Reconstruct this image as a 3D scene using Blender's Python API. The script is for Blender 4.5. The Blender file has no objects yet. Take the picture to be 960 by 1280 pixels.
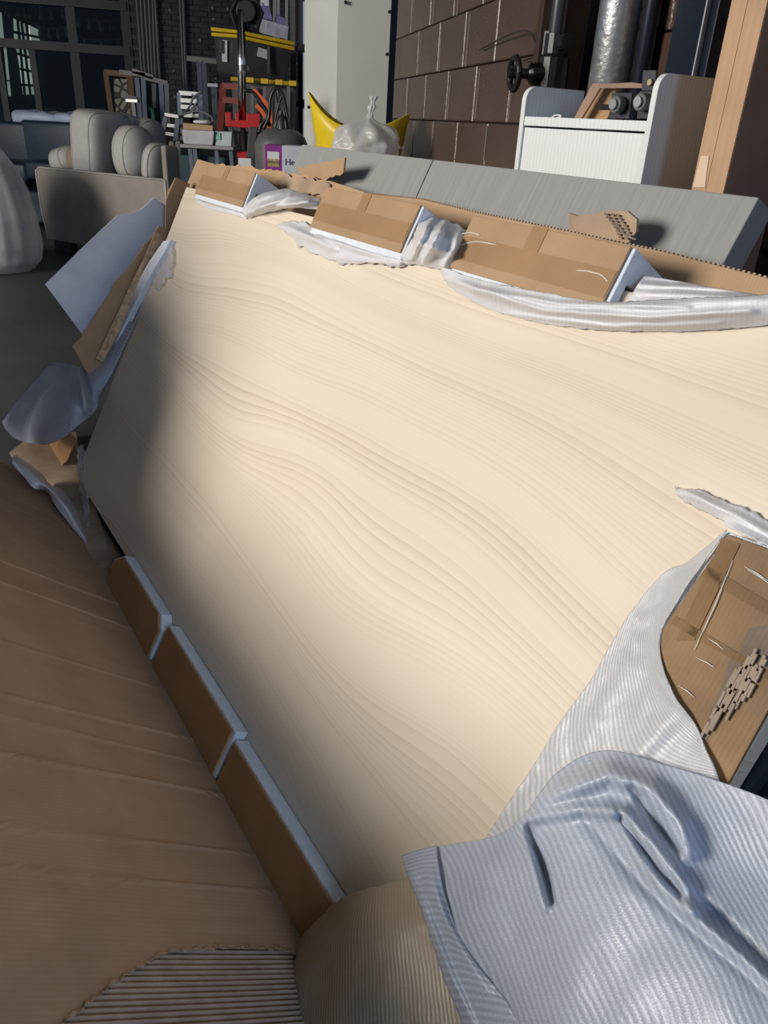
import bpy, bmesh, math, random
from math import radians as R_, sin, cos, pi
from mathutils import Vector as V, Matrix, noise
random.seed(7)
sc = bpy.context.scene
COL = sc.collection
# ------------------------------------------------------------------ camera
H = 1.24
CR = Matrix(((0.99843096, -0.05599666, 0.0),
             (0.02534829, 0.45196472, -0.89167559),
             (0.04993085, 0.89027651, 0.45267499)))
CAM = V((0, 0, H))
cd = bpy.data.cameras.new('camera')
cam = bpy.data.objects.new('camera', cd)
COL.objects.link(cam)
cam.matrix_world = Matrix.Translation(CAM) @ CR.to_4x4()
cd.sensor_fit = 'VERTICAL'
cd.sensor_height = 24.0
cd.lens = 961 / 1280 * 24.0
cd.clip_start = 0.02
cd.clip_end = 200
sc.camera = cam
# ------------------------------------------------------------------ light
w = bpy.data.worlds.new('world')
sc.world = w
w.use_nodes = True
bg = w.node_tree.nodes['Background']
bg.inputs[0].default_value = (0.52, 0.70, 1.0, 1)
bg.inputs[1].default_value = 0.22


def area(name, loc, target, sx, sy, power, col):
    ld = bpy.data.lights.new(name, 'AREA')
    ld.shape = 'RECTANGLE'
    ld.size, ld.size_y = sx, sy
    ld.energy = power
    ld.color = col
    o = bpy.data.objects.new(name, ld)
    COL.objects.link(o)
    o.location = loc
    o.rotation_euler = (V(target) - V(loc)).to_track_quat('-Z', 'Y').to_euler()
    return o


area('window_daylight', (-7.0, -0.3, 2.78), (0.2, 1.4, 0.6), 3.0, 2.0, 600, (1.0, 0.93, 0.84))
area('blue_fill', (2.8, -3.2, 3.4), (0.2, 1.6, 0.6), 3.2, 2.4, 150, (0.55, 0.72, 1.0))  # added blue fill from behind for the shaded camera-facing sides
sc.view_settings.view_transform = 'Standard'
sc.view_settings.look = 'None'
sc.view_settings.gamma = 1
sc.view_settings.use_curve_mapping = False
sc.view_settings.exposure = 0.0


# ------------------------------------------------------------------ geometry of the place
def ray(x, y):
    v = CR @ V((x - 480, -(y - 640), -961))
    return v.normalized()


def onplane(x, y, P, N):
    r = ray(x, y)
    return CAM + r * ((P - CAM).dot(N) / r.dot(N))


BASE_Z = 0.09
a_ = ray(97, 590); A = CAM + a_ * ((BASE_Z - H) / a_.z)
b_ = ray(430, 1120); B_ = CAM + b_ * ((BASE_Z - H) / b_.z)
L = (A - B_).normalized()
n_ = ray(232, 235).cross(ray(97, 590))
E = n_.cross(L).normalized()
if E.z < 0: E = -E
U = -L                                     # along the tabletop, towards the camera
N = U.cross(E)                             # out of the tabletop face
G = V((-L.y, L.x, 0))
if G.x > 0: G = -G                         # horizontal, away from the tabletop to the left
UP = V((0, 0, 1))


def frame(o, x, y, z):
    m = Matrix((x, y, z)).transposed().to_4x4()
    m.translation = o
    return m


PF = frame(A, U, E, N)                     # panel frame: u, v, w
GF = frame(V((A.x, A.y, 0)), U, -G, UP)    # upright frame along the panel: u, b (behind), z
PFi = PF.inverted()
th = R_(38.5)
F = G * cos(th) + UP * sin(th)
O_ = onplane(192, 833, A + N * .03, N)
FF = frame(O_ - U * (O_ - A).dot(U), U, F, U.cross(F))   # flap frame, +z' is below the sheet
FFi = FF.inverted()


def pp(x, y, wo=0.0):                      # point over the tabletop plane
    return onplane(x, y, A + N * wo, N)


def puv(x, y, wo=0.0):
    q = PFi @ pp(x, y, wo)
    return q.x, q.y


def flr0(x, y, z=0.0):
    r = ray(x, y); q = CAM + r * ((z - H) / r.z)
    return q.x, q.y


def fp(x, y, wo=0.0):
    return onplane(x, y, O_ - FF.col[2].to_3d() * wo, FF.col[2].to_3d())


def fuv(x, y):
    q = FFi @ fp(x, y)
    return q.x, q.y


def up_(x, y, u0):
    return onplane(x, y, A + U * u0, U)


def gp(x, y, b):                           # point on upright plane behind the panel
    return onplane(x, y, A - G * b, G)


def gub(x, y, b):
    q = GF.inverted() @ gp(x, y, b)
    return q.x, q.z


def aty(x, y, Y):
    r = ray(x, y)
    return CAM + r * (Y / r.y)


W = V((-0.21357, 0.97693, 0)).normalized()
WN = V((W.y, -W.x, 0))
WD = 0.7753751526880311 * 1.45
WF = frame(WN * WD, W, UP, -WN) if True else None   # s along, z up, out of the wall
if W.cross(UP).dot(-WN) < 0: WF = frame(WN * WD, W, UP, -WN)


def wl(x, y, off=0.0):
    return onplane(x, y, WN * (WD - off), WN)


def wsz(x, y, off=0.0):
    p = wl(x, y, off)
    return p.dot(W), p.z


BK = 14.0


def bk(x, y, off=0.0):                     # on the storefront plane
    return onplane(x, y, W * (BK - off), W)


# ------------------------------------------------------------------ materials
MATS = {}


def nodes(name):
    m = bpy.data.materials.new(name)
    m.use_nodes = True
    nt = m.node_tree
    return m, nt, nt.nodes['Principled BSDF']


def nd(nt, t, **k):
    n = nt.nodes.new(t)
    for a, b in k.items():
        if a.startswith('i_'):
            n.inputs[a[2:].replace('_', ' ')].default_value = b
        else:
            setattr(n, a, b)
    return n


def ramp(nt, fac, stops):
    r = nt.nodes.new('ShaderNodeValToRGB')
    e = r.color_ramp.elements
    while len(e) < len(stops): e.new(0.5)
    for i, (p, c) in enumerate(stops):
        e[i].position = p
        e[i].color = (*c, 1) if len(c) == 3 else c
    nt.links.new(fac, r.inputs[0])
    return r


def simple(name, col, rough=0.6, metal=0.0, noise_s=None, amt=0.12, bump=0.0, bump_s=80, coat=0.0, spec=0.5):
    if name in MATS: return MATS[name]
    m, nt, p = nodes(name)
    p.inputs['Roughness'].default_value = rough
    p.inputs['Metallic'].default_value = metal
    p.inputs['Coat Weight'].default_value = coat
    p.inputs['Specular IOR Level'].default_value = spec
    tc = nd(nt, 'ShaderNodeTexCoord')
    n = nd(nt, 'ShaderNodeTexNoise')
    n.inputs['Scale'].default_value = noise_s or 6
    n.inputs['Detail'].default_value = 5
    nt.links.new(tc.outputs['Object'], n.inputs['Vector'])
    lo = tuple(max(0, c * (1 - amt)) for c in col)
    hi = tuple(min(1, c * (1 + amt)) for c in col)
    r = ramp(nt, n.outputs['Fac'], [(0.3, lo), (0.7, hi)])
    nt.links.new(r.outputs[0], p.inputs['Base Color'])
    if bump:
        n2 = nd(nt, 'ShaderNodeTexNoise')
        n2.inputs['Scale'].default_value = bump_s
        n2.inputs['Detail'].default_value = 3
        nt.links.new(tc.outputs['Object'], n2.inputs['Vector'])
        b = nd(nt, 'ShaderNodeBump')
        b.inputs['Strength'].default_value = bump
        b.inputs['Distance'].default_value = 0.004
        nt.links.new(n2.outputs['Fac'], b.inputs['Height'])
        nt.links.new(b.outputs[0], p.inputs['Normal'])
    MATS[name] = m
    return m


def emit(name, col, s):
    if name in MATS: return MATS[name]
    m, nt, p = nodes(name)
    p.inputs['Base Color'].default_value = (*col, 1)
    p.inputs['Emission Color'].default_value = (*col, 1)
    p.inputs['Emission Strength'].default_value = s
    MATS[name] = m
    return m


def cardboard(name, col, flute=170.0, rough=0.75, spec=0.3, axis='X', strength=0.25, amt=0.1, tape=0.0):
    """kraft board: fine flute lines along one axis, soft mottling"""
    if name in MATS: return MATS[name]
    m, nt, p = nodes(name)
    tc = nd(nt, 'ShaderNodeTexCoord')
    n = nd(nt, 'ShaderNodeTexNoise')
    n.inputs['Scale'].default_value = 9
    n.inputs['Detail'].default_value = 6
    nt.links.new(tc.outputs['Object'], n.inputs['Vector'])
    r = ramp(nt, n.outputs['Fac'], [(0.3, tuple(c * (1 - amt) for c in col)), (0.7, tuple(c * (1 + amt) for c in col))])
    wv = nd(nt, 'ShaderNodeTexWave', wave_type='BANDS', bands_direction=axis)
    wv.inputs['Scale'].default_value = flute * 2 * pi / 20
    wv.inputs['Distortion'].default_value = 0.4
    nt.links.new(tc.outputs['Object'], wv.inputs['Vector'])
    mx = nd(nt, 'ShaderNodeMix', data_type='RGBA', blend_type='MULTIPLY')
    mx.inputs[0].default_value = 0.06
    nt.links.new(r.outputs[0], mx.inputs[6])
    nt.links.new(wv.outputs['Color'], mx.inputs[7])
    nt.links.new(mx.outputs[2], p.inputs['Base Color'])
    b = nd(nt, 'ShaderNodeBump')
    b.inputs['Strength'].default_value = strength
    b.inputs['Distance'].default_value = 0.0005
    nt.links.new(wv.outputs['Fac'], b.inputs['Height'])
    if tape:
        n2 = nd(nt, 'ShaderNodeTexNoise')
        n2.inputs['Scale'].default_value = 45
        n2.inputs['Detail'].default_value = 4
        nt.links.new(tc.outputs['Object'], n2.inputs['Vector'])
        b2 = nd(nt, 'ShaderNodeBump')
        b2.inputs['Strength'].default_value = tape
        b2.inputs['Distance'].default_value = 0.0012
        nt.links.new(n2.outputs['Fac'], b2.inputs['Height'])
        nt.links.new(b.outputs[0], b2.inputs['Normal'])
        nt.links.new(b2.outputs[0], p.inputs['Normal'])
    else:
        nt.links.new(b.outputs[0], p.inputs['Normal'])
    p.inputs['Roughness'].default_value = rough
    p.inputs['Specular IOR Level'].default_value = spec
    MATS[name] = m
    return m


def wood_mat():
    m, nt, p = nodes('pale_pine_laminate')
    lk = nt.links.new
    tc = nd(nt, 'ShaderNodeTexCoord')
    mp = nd(nt, 'ShaderNodeMapping')
    mp.inputs['Scale'].default_value = (0.42, 1.25, 1)
    mp.inputs['Rotation'].default_value = (0, 0, R_(2.0))
    lk(tc.outputs['Object'], mp.inputs['Vector'])
    n = nd(nt, 'ShaderNodeTexNoise')
    n.inputs['Scale'].default_value = 1.7
    n.inputs['Detail'].default_value = 1.2
    n.inputs['Roughness'].default_value = 0.45
    lk(mp.outputs[0], n.inputs['Vector'])
    sx = nd(nt, 'ShaderNodeSeparateXYZ')
    lk(tc.outputs['Object'], sx.inputs[0])
    # v + k*noise -> growth rings
    mul = nd(nt, 'ShaderNodeMath', operation='MULTIPLY')
    mul.inputs[1].default_value = 0.36
    lk(n.outputs['Fac'], mul.inputs[0])
    add = nd(nt, 'ShaderNodeMath', operation='ADD')
    lk(sx.outputs['Y'], add.inputs[0])
    lk(mul.outputs[0], add.inputs[1])
    mp2 = nd(nt, 'ShaderNodeMapping')
    mp2.inputs['Scale'].default_value = (9, 60, 1)
    lk(tc.outputs['Object'], mp2.inputs['Vector'])
    nf = nd(nt, 'ShaderNodeTexNoise')
    nf.inputs['Scale'].default_value = 1
    nf.inputs['Detail'].default_value = 3
    lk(mp2.outputs[0], nf.inputs['Vector'])
    mf = nd(nt, 'ShaderNodeMath', operation='MULTIPLY')
    mf.inputs[1].default_value = 0.004
    lk(nf.outputs['Fac'], mf.inputs[0])
    a2 = nd(nt, 'ShaderNodeMath', operation='ADD')
    lk(add.outputs[0], a2.inputs[0])
    lk(mf.outputs[0], a2.inputs[1])
    wn = nd(nt, 'ShaderNodeTexNoise', noise_dimensions='1D')
    wn.inputs['Scale'].default_value = 7
    wn.inputs['Detail'].default_value = 1
    lk(a2.outputs[0], wn.inputs['W'])
    wm_ = nd(nt, 'ShaderNodeMath', operation='MULTIPLY')
    wm_.inputs[1].default_value = 0.11
    lk(wn.outputs['Fac'], wm_.inputs[0])
    a3 = nd(nt, 'ShaderNodeMath', operation='ADD')
    lk(a2.outputs[0], a3.inputs[0])
    lk(wm_.outputs[0], a3.inputs[1])
    fr = nd(nt, 'ShaderNodeMath', operation='MULTIPLY')
    fr.inputs[1].default_value = 92
    lk(a3.outputs[0], fr.inputs[0])
    fc = nd(nt, 'ShaderNodeMath', operation='FRACT')
    lk(fr.outputs[0], fc.inputs[0])
    rings = ramp(nt, fc.outputs[0], [(0.0, (0, 0, 0)), (0.72, (0.55,) * 3), (0.93, (1, 1, 1)), (1.0, (0, 0, 0))])
    # a slow band mask so that some bands are plain
    msk = nd(nt, 'ShaderNodeTexNoise', noise_dimensions='1D')
    msk.inputs['Scale'].default_value = 10
    msk.inputs['Detail'].default_value = 2
    lk(a2.outputs[0], msk.inputs['W'])
    mr = ramp(nt, msk.outputs['Fac'], [(0.42, (0.10,) * 3), (0.68, (0.95,) * 3)])
    mm = nd(nt, 'ShaderNodeMath', operation='MULTIPLY')
    lk(rings.outputs[0], mm.inputs[0])
    lk(mr.outputs[0], mm.inputs[1])
    mix = nd(nt, 'ShaderNodeMix', data_type='RGBA')
    mix.inputs[6].default_value = (0.83, 0.74, 0.605, 1)
    mix.inputs[7].default_value = (0.66, 0.54, 0.42, 1)
    lk(mm.outputs[0], mix.inputs[0])
    # broad tone
    n3 = nd(nt, 'ShaderNodeTexNoise')
    n3.inputs['Scale'].default_value = 3.0
    lk(mp.outputs[0], n3.inputs['Vector'])
    r3 = ramp(nt, n3.outputs['Fac'], [(0.3, (0.93, 0.92, 0.90)), (0.7, (1, 1, 1))])
    m2 = nd(nt, 'ShaderNodeMix', data_type='RGBA', blend_type='MULTIPLY')
    m2.inputs[0].default_value = 1
    lk(mix.outputs[2], m2.inputs[6])
    lk(r3.outputs[0], m2.inputs[7])
    lk(m2.outputs[2], p.inputs['Base Color'])
    p.inputs['Roughness'].default_value = 0.5
    p.inputs['Specular IOR Level'].default_value = 0.35
    b = nd(nt, 'ShaderNodeBump')
    b.inputs['Strength'].default_value = 0.15
    b.inputs['Distance'].default_value = 0.0006
    lk(mm.outputs[0], b.inputs['Height'])
    b.invert = True
    lk(b.outputs[0], p.inputs['Normal'])
    return m


def film(name, col, alpha=0.8, ribs=60.0, rib_axis='X', trans=0.35, strength=0.6, valley=1.0, amod=0.88, grit=0.0):
    """thin polyethylene foam wrap: cloudy, partly see-through, ribbed. uses UV in metres"""
    if name in MATS: return MATS[name]
    m, nt, p = nodes(name)
    lk = nt.links.new
    tc = nd(nt, 'ShaderNodeTexCoord')
    wv = nd(nt, 'ShaderNodeTexWave', wave_type='BANDS', bands_direction=rib_axis)
    wv.inputs['Scale'].default_value = ribs / pi
    wv.inputs['Distortion'].default_value = 1.5
    wv.inputs['Detail'].default_value = 1
    wv.inputs['Detail Scale'].default_value = 0.6
    lk(tc.outputs['UV'], wv.inputs['Vector'])
    n = nd(nt, 'ShaderNodeTexNoise')
    n.inputs['Scale'].default_value = 420
    n.inputs['Detail'].default_value = 2
    lk(tc.outputs['UV'], n.inputs['Vector'])
    n2 = nd(nt, 'ShaderNodeTexNoise')
    n2.inputs['Scale'].default_value = 14
    n2.inputs['Detail'].default_value = 4
    lk(tc.outputs['UV'], n2.inputs['Vector'])
    b = nd(nt, 'ShaderNodeBump')
    b.inputs['Strength'].default_value = strength
    b.inputs['Distance'].default_value = 0.0008
    lk(wv.outputs['Fac'], b.inputs['Height'])
    b2 = nd(nt, 'ShaderNodeBump')
    b2.inputs['Strength'].default_value = 0.45
    b2.inputs['Distance'].default_value = 0.0008
    lk(n.outputs['Fac'], b2.inputs['Height'])
    lk(b.outputs[0], b2.inputs['Normal'])
    r = ramp(nt, n2.outputs['Fac'], [(0.3, tuple(c * 0.9 for c in col)), (0.7, col)])
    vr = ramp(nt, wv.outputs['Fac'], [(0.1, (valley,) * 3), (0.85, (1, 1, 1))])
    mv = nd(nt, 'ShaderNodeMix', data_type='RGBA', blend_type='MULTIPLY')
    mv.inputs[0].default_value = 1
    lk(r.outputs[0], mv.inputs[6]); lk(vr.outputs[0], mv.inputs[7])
    gr = ramp(nt, n.outputs['Fac'], [(0.35, (1 - grit,) * 3), (0.65, (1, 1, 1))])
    mg = nd(nt, 'ShaderNodeMix', data_type='RGBA', blend_type='MULTIPLY')
    mg.inputs[0].default_value = 1
    lk(mv.outputs[2], mg.inputs[6]); lk(gr.outputs[0], mg.inputs[7])
    lk(mg.outputs[2], p.inputs['Base Color'])
    p.inputs['Roughness'].default_value = 0.32
    p.inputs['Specular IOR Level'].default_value = 0.65
    lk(b2.outputs[0], p.inputs['Normal'])
    tl = nd(nt, 'ShaderNodeBsdfTranslucent')
    tl.inputs['Color'].default_value = (*col, 1)
    ms = nd(nt, 'ShaderNodeMixShader')
    ms.inputs[0].default_value = trans
    lk(p.outputs[0], ms.inputs[1])
    lk(tl.outputs[0], ms.inputs[2])
    tr = nd(nt, 'ShaderNodeBsdfTransparent')
    ms2 = nd(nt, 'ShaderNodeMixShader')
    fa = ramp(nt, wv.outputs['Fac'], [(0.0, (1 - alpha * amod,) * 3), (1.0, (1 - min(1, alpha * 1.06),) * 3)])
    lk(fa.outputs[0], ms2.inputs[0])
    lk(ms.outputs[0], ms2.inputs[1])
    lk(tr.outputs[0], ms2.inputs[2])
    lk(ms2.outputs[0], nt.nodes['Material Output'].inputs['Surface'])
    MATS[name] = m
    return m


def glass_mat():
    m, nt, p = nodes('dark_store_glass')
    lk = nt.links.new
    tr = nd(nt, 'ShaderNodeBsdfTransparent')
    tr.inputs[0].default_value = (0.55, 0.62, 0.62, 1)
    gl = nd(nt, 'ShaderNodeBsdfGlossy')
    gl.inputs['Roughness'].default_value = 0.03
    ms = nd(nt, 'ShaderNodeMixShader')
    ms.inputs[0].default_value = 0.03
    lk(tr.outputs[0], ms.inputs[1])
    lk(gl.outputs[0], ms.inputs[2])
    lk(ms.outputs[0], nt.nodes['Material Output'].inputs['Surface'])
    return m


KR = cardboard('kraft_board', (0.50, 0.335, 0.20))
KRS = cardboard('kraft_board_taped', (0.47, 0.31, 0.18), rough=0.5, spec=0.3, tape=0.5, axis='X', strength=0.3)
KRT = cardboard('packing_tape', (0.40, 0.245, 0.125), rough=0.42, spec=0.3, tape=0.5, strength=0.2)
KRF = cardboard('kraft_flap', (0.40, 0.275, 0.185), axis='X', flute=120, strength=0.12)
KRD = cardboard('kraft_torn', (0.44, 0.32, 0.22), amt=0.25)
FLUTE = simple('bare_fluting', (0.37, 0.285, 0.22), 0.85, noise_s=30, amt=0.15)
FOAM = simple('white_foam', (0.80, 0.87, 0.97), 0.8, noise_s=60, amt=0.05, bump=0.6, bump_s=260)
WHITE = simple('white_paint', (0.78, 0.80, 0.80), 0.45, noise_s=5, amt=0.04)
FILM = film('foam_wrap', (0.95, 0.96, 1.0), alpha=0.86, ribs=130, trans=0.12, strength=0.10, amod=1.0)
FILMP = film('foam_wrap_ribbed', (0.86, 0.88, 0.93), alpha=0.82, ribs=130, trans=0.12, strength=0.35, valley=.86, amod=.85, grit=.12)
FILMB = film('foam_wrap_shaded', (0.69, 0.77, 0.92), alpha=0.80, ribs=105, trans=0.15, strength=0.42, valley=.84, amod=.9, grit=.25)  # shaded copy of the wrap, shade put into its bluish base
CLEAR = film('clear_film', (0.9, 0.92, 0.98), alpha=0.5, ribs=20, strength=0.8)
BLACK = simple('black_paint', (0.018, 0.019, 0.022), 0.45)
STEEL = simple('grey_steel', (0.25, 0.27, 0.31), 0.4, 0.5)
CHROME = simple('chrome', (0.75, 0.75, 0.75), 0.18, 1.0)
GRAY = simple('grey_laminate', (0.33, 0.34, 0.33), 0.5)


# ------------------------------------------------------------------ mesh builder
class MB:
    def __init__(s):
        s.v = []; s.f = []; s.uv = None

    def add(s, vs, fs):
        k = len(s.v)
        s.v += [V(q) for q in vs]
        s.f += [tuple(i + k for i in g) for g in fs]
        return s

    def box(s, c, d, M=None):
        x, y, z = (k / 2 for k in d)
        c = V(c)
        vs = [c + V((i * x, j * y, k * z)) for k in (-1, 1) for j in (-1, 1) for i in (-1, 1)]
        if M: vs = [M @ q for q in vs]
        return s.hex(vs)

    def hex(s, vs):        # 8 corners: bottom (00,10,01,11) then top
        return s.add(vs, [(0, 2, 3, 1), (4, 5, 7, 6), (0, 1, 5, 4), (2, 6, 7, 3), (0, 4, 6, 2), (1, 3, 7, 5)])

    def tube(s, pts, r, n=8, cap=True):
        pts = [V(p) for p in pts]
        rr = r if isinstance(r, (list, tuple)) else [r] * len(pts)
        k = len(s.v)
        prev = None
        for i, p in enumerate(pts):
            d = (pts[min(i + 1, len(pts) - 1)] - pts[max(i - 1, 0)])
            d = d.normalized() if d.length > 1e-9 else V((0, 0, 1))
            if prev is None:
                a = d.cross(V((0, 0, 1)))
                if a.length < .1: a = d.cross(V((1, 0, 0)))
                a.normalize()
            else:
                a = (prev - d * prev.dot(d)).normalized()
            prev = a
            b = d.cross(a)
            for j in range(n):
                t = 2 * pi * j / n
                s.v.append(p + (a * cos(t) + b * sin(t)) * rr[i])
        for i in range(len(pts) - 1):
            for j in range(n):
                s.f.append((k + i * n + j, k + i * n + (j + 1) % n, k + (i + 1) * n + (j + 1) % n, k + (i + 1) * n + j))
        if cap:
            s.f.append(tuple(k + j for j in range(n))[::-1])
            s.f.append(tuple(k + (len(pts) - 1) * n + j for j in range(n)))
        return s

    def sqbar(s, p, q, w_, d_, side=None):
        p, q = V(p), V(q)
        z = (q - p).normalized()
        a = V(side) if side else WN
        a = (a - z * a.dot(z)).normalized()
        b = z.cross(a)
        vs = []
        for e in (p, q):
            for j in (-1, 1):
                for i in (-1, 1):
                    vs.append(e + a * i * w_ / 2 + b * j * d_ / 2)
        return s.hex(vs)

    def prism(s, poly, z0, z1, M=None):
        n = len(poly)
        vs = [V((x, y, z0)) for x, y in poly] + [V((x, y, z1)) for x, y in poly]
        if M: vs = [M @ q for q in vs]
        fs = [tuple(range(n))[::-1], tuple(range(n, 2 * n))] + [(i, (i + 1) % n, n + (i + 1) % n, n + i) for i in range(n)]
        return s.add(vs, fs)

    def ell(s, c, r, M=None, nu=20, nv=12, p=2.0, jit=0.0):
        """super-ellipsoid, p>2 is boxier"""
        k = len(s.v)
        f = lambda t: math.copysign(abs(t) ** (2 / p), t)
        for i in range(nv + 1):
            ph = -pi / 2 + pi * i / nv
            for j in range(nu):
                t = 2 * pi * j / nu
                q = V((f(cos(ph)) * f(cos(t)) * r[0], f(cos(ph)) * f(sin(t)) * r[1], f(sin(ph)) * r[2]))
                if jit: q += q.normalized() * jit * noise.noise(q * 9 + V(c))
                q += V(c)
                s.v.append(M @ q if M else q)
        for i in range(nv):
            for j in range(nu):
                s.f.append((k + i * nu + j, k + i * nu + (j + 1) % nu, k + (i + 1) * nu + (j + 1) % nu, k + (i + 1) * nu + j))
        return s

    def lathe(s, prof, M=None, n=24, close=False, ax=1.0, ay=1.0):
        k = len(s.v)
        for r, z in prof:
            for j in range(n):
                t = 2 * pi * j / n
                q = V((r * cos(t) * ax, r * sin(t) * ay, z))
                s.v.append(M @ q if M else q)
        for i in range(len(prof) - 1):
            for j in range(n):
                s.f.append((k + i * n + j, k + i * n + (j + 1) % n, k + (i + 1) * n + (j + 1) % n, k + (i + 1) * n + j))
        return s

    def build(s, name, mat, parent=None, smooth=False, bevel=0.0, M=None, sub=0, solid=0.0, recalc=True, seg=2):
        """vertices are in world space; M gives the object's own frame (default: its base point)"""
        if M is None:
            n = len(s.v)
            c = V((sum(q.x for q in s.v) / n, sum(q.y for q in s.v) / n, min(q.z for q in s.v)))
            M = Matrix.Translation(c)
        Mi = M.inverted()
        me = bpy.data.meshes.new(name)
        me.from_pydata([Mi @ q for q in s.v], [], s.f)
        if s.uv:
            ul = me.uv_layers.new(name='UVMap')
            for lp in me.loops: ul.data[lp.index].uv = s.uv[lp.vertex_index]
        if recalc:
            bm = bmesh.new(); bm.from_mesh(me)
            bmesh.ops.recalc_face_normals(bm, faces=bm.faces)
            bm.to_mesh(me); bm.free()
        if smooth:
            me.polygons.foreach_set('use_smooth', [True] * len(me.polygons))
        if mat: me.materials.append(mat)
        o = bpy.data.objects.new(name, me)
        COL.objects.link(o)
        if parent:
            o.parent = parent
            o.matrix_basis = wm(parent).inverted() @ M
        else:
            o.matrix_basis = M
        WMAT[o.name] = M
        if bevel:
            b = o.modifiers.new('bevel', 'BEVEL')
            b.width = bevel; b.segments = seg; b.limit_method = 'ANGLE'
        if solid:
            k = o.modifiers.new('solid', 'SOLIDIFY'); k.thickness = solid; k.offset = 0
        if sub:
            k = o.modifiers.new('sub', 'SUBSURF'); k.levels = sub; k.render_levels = sub
        return o


WMAT = {}


def wm(o): return WMAT[o.name]


def thing(name, label, cat, loc, group=None, rz=0.0, kind=None):
    o = bpy.data.objects.new(name, None)
    COL.objects.link(o)
    o.empty_display_size = 0.1
    M = Matrix.Translation(V(loc)) @ Matrix.Rotation(rz, 4, 'Z')
    o.matrix_basis = M
    WMAT[o.name] = M
    return tag(o, label, cat, group, kind)


def tag(o, label=None, cat=None, group=None, kind=None):
    if label: o['label'] = label
    if cat: o['category'] = cat
    if group: o['group'] = group
    if kind: o['kind'] = kind
    return o


def struct(o, label=None):
    o['kind'] = 'structure'
    if label: o['label'] = label
    return o


def low(pts):
    n = len(pts)
    return V((sum(p.x for p in pts) / n, sum(p.y for p in pts) / n, min(p.z for p in pts)))


def cr(p0, p1, p2, p3, t):
    return 0.5 * ((2 * p1) + (-p0 + p2) * t + (2 * p0 - 5 * p1 + 4 * p2 - p3) * t * t + (-p0 + 3 * p1 - 3 * p2 + p3) * t ** 3)


def spline(pts, t):
    n = len(pts) - 1
    x = min(max(t, 0), 1) * n
    i = min(int(x), n - 1)
    f = x - i
    g = lambda k: pts[min(max(k, 0), n)]
    if i == 0: p0 = 2 * pts[0] - pts[1]
    else: p0 = g(i - 1)
    if i + 2 > n: p3 = 2 * pts[n] - pts[n - 1]
    else: p3 = g(i + 2)
    return cr(p0, g(i), g(i + 1), p3, f)


def path(pts, n):
    pts = [V(p) for p in pts]
    return [spline(pts, i / (n - 1)) for i in range(n)]


def segdist(p, a, b):
    d = b - a
    t = max(0, min(1, (p - a).dot(d) / max(d.length_squared, 1e-9)))
    return (p - (a + d * t)).length, t


def sheet(name, ctrl, nu, nv, mat, parent=None, ridges=(), amp=0.003, ns=18, proj=pp, solid=0.0014, edge=0.0, seed=0, smooth=True, uvs=1.0, shear=0.0):
    """soft sheet through a net of (px, py, height over the plane) control points; ridges are folds"""
    rows = [[V(c) for c in r] for r in ctrl]
    mb = MB()
    grid = []
    for j in range(nv + 1):
        colp = [spline(r, j / nv) if False else None for r in rows]
    for i in range(nu + 1):
        line = [spline([rows[k][m] for m in range(len(rows[k]))], i / nu) for k in range(len(rows))]
        grid.append([spline(line, j / nv) for j in range(nv + 1)])
    vs = []
    for i in range(nu + 1):
        for j in range(nv + 1):
            q = grid[i][j]
            x, y, h = q.x, q.y, q.z
            if edge and (i in (0, nu) or j in (0, nv)):
                x += edge * noise.noise(V((x * .13, y * .13, seed)))
                y += edge * noise.noise(V((x * .13, y * .13, seed + 9)))
            p2 = V((x, y))
            for pl, wd, ht in ridges:
                dm, tt = 1e9, 0
                for k in range(len(pl) - 1):
                    d, t = segdist(p2, V(pl[k]), V(pl[k + 1]))
                    if d < dm: dm, tt = d, (k + t) / (len(pl) - 1)
                h += ht * math.exp(-(dm / wd) ** 2) * (0.35 + 0.65 * sin(pi * min(1, max(0, 0.12 + 0.76 * tt))))
            p = proj(x, y, h)
            p = p + N * amp * noise.noise(p * ns + V((seed, 0, 0))) + N * amp * 0.5 * noise.noise(p * ns * 2.7 + V((seed, 5, 0)))
            vs.append(p)
    fs = [(i * (nv + 1) + j, (i + 1) * (nv + 1) + j, (i + 1) * (nv + 1) + j + 1, i * (nv + 1) + j + 1) for i in range(nu) for j in range(nv)]
    mb.add(vs, fs)
    wu = sum((vs[(i + 1) * (nv + 1) + nv // 2] - vs[i * (nv + 1) + nv // 2]).length for i in range(nu))
    wv_ = sum((vs[(nu // 2) * (nv + 1) + j + 1] - vs[(nu // 2) * (nv + 1) + j]).length for j in range(nv))
    mb.uv = [(i / nu * wu * uvs + shear * j / nv * wv_, j / nv * wv_ * uvs) for i in range(nu + 1) for j in range(nv + 1)]
    return mb.build(name, mat, parent, smooth=smooth, solid=solid, recalc=False)


def jag(poly, amt, step, seed=0):
    """roughen a 2D outline like torn board"""
    out = []
    n = len(poly)
    for i in range(n):
        a, b = V(poly[i][:2]), V(poly[(i + 1) % n][:2])
        torn = len(poly[i]) > 2 and poly[i][2]
        out.append((a.x, a.y))
        if torn:
            d = (b - a)
            k = int(d.length / step * .6)
            nrm = V((-d.y, d.x)).normalized() if d.length > 0 else V((0, 0))
            for m in range(1, k):
                q = a + d * (m / k); q = q + nrm * amt * (1.3 * noise.noise(V((q.x * 28, q.y * 28, seed))) + .7 * noise.noise(V((q.x * 140, q.y * 140, seed + 3))))
                out.append((q.x, q.y))
    return out


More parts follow.
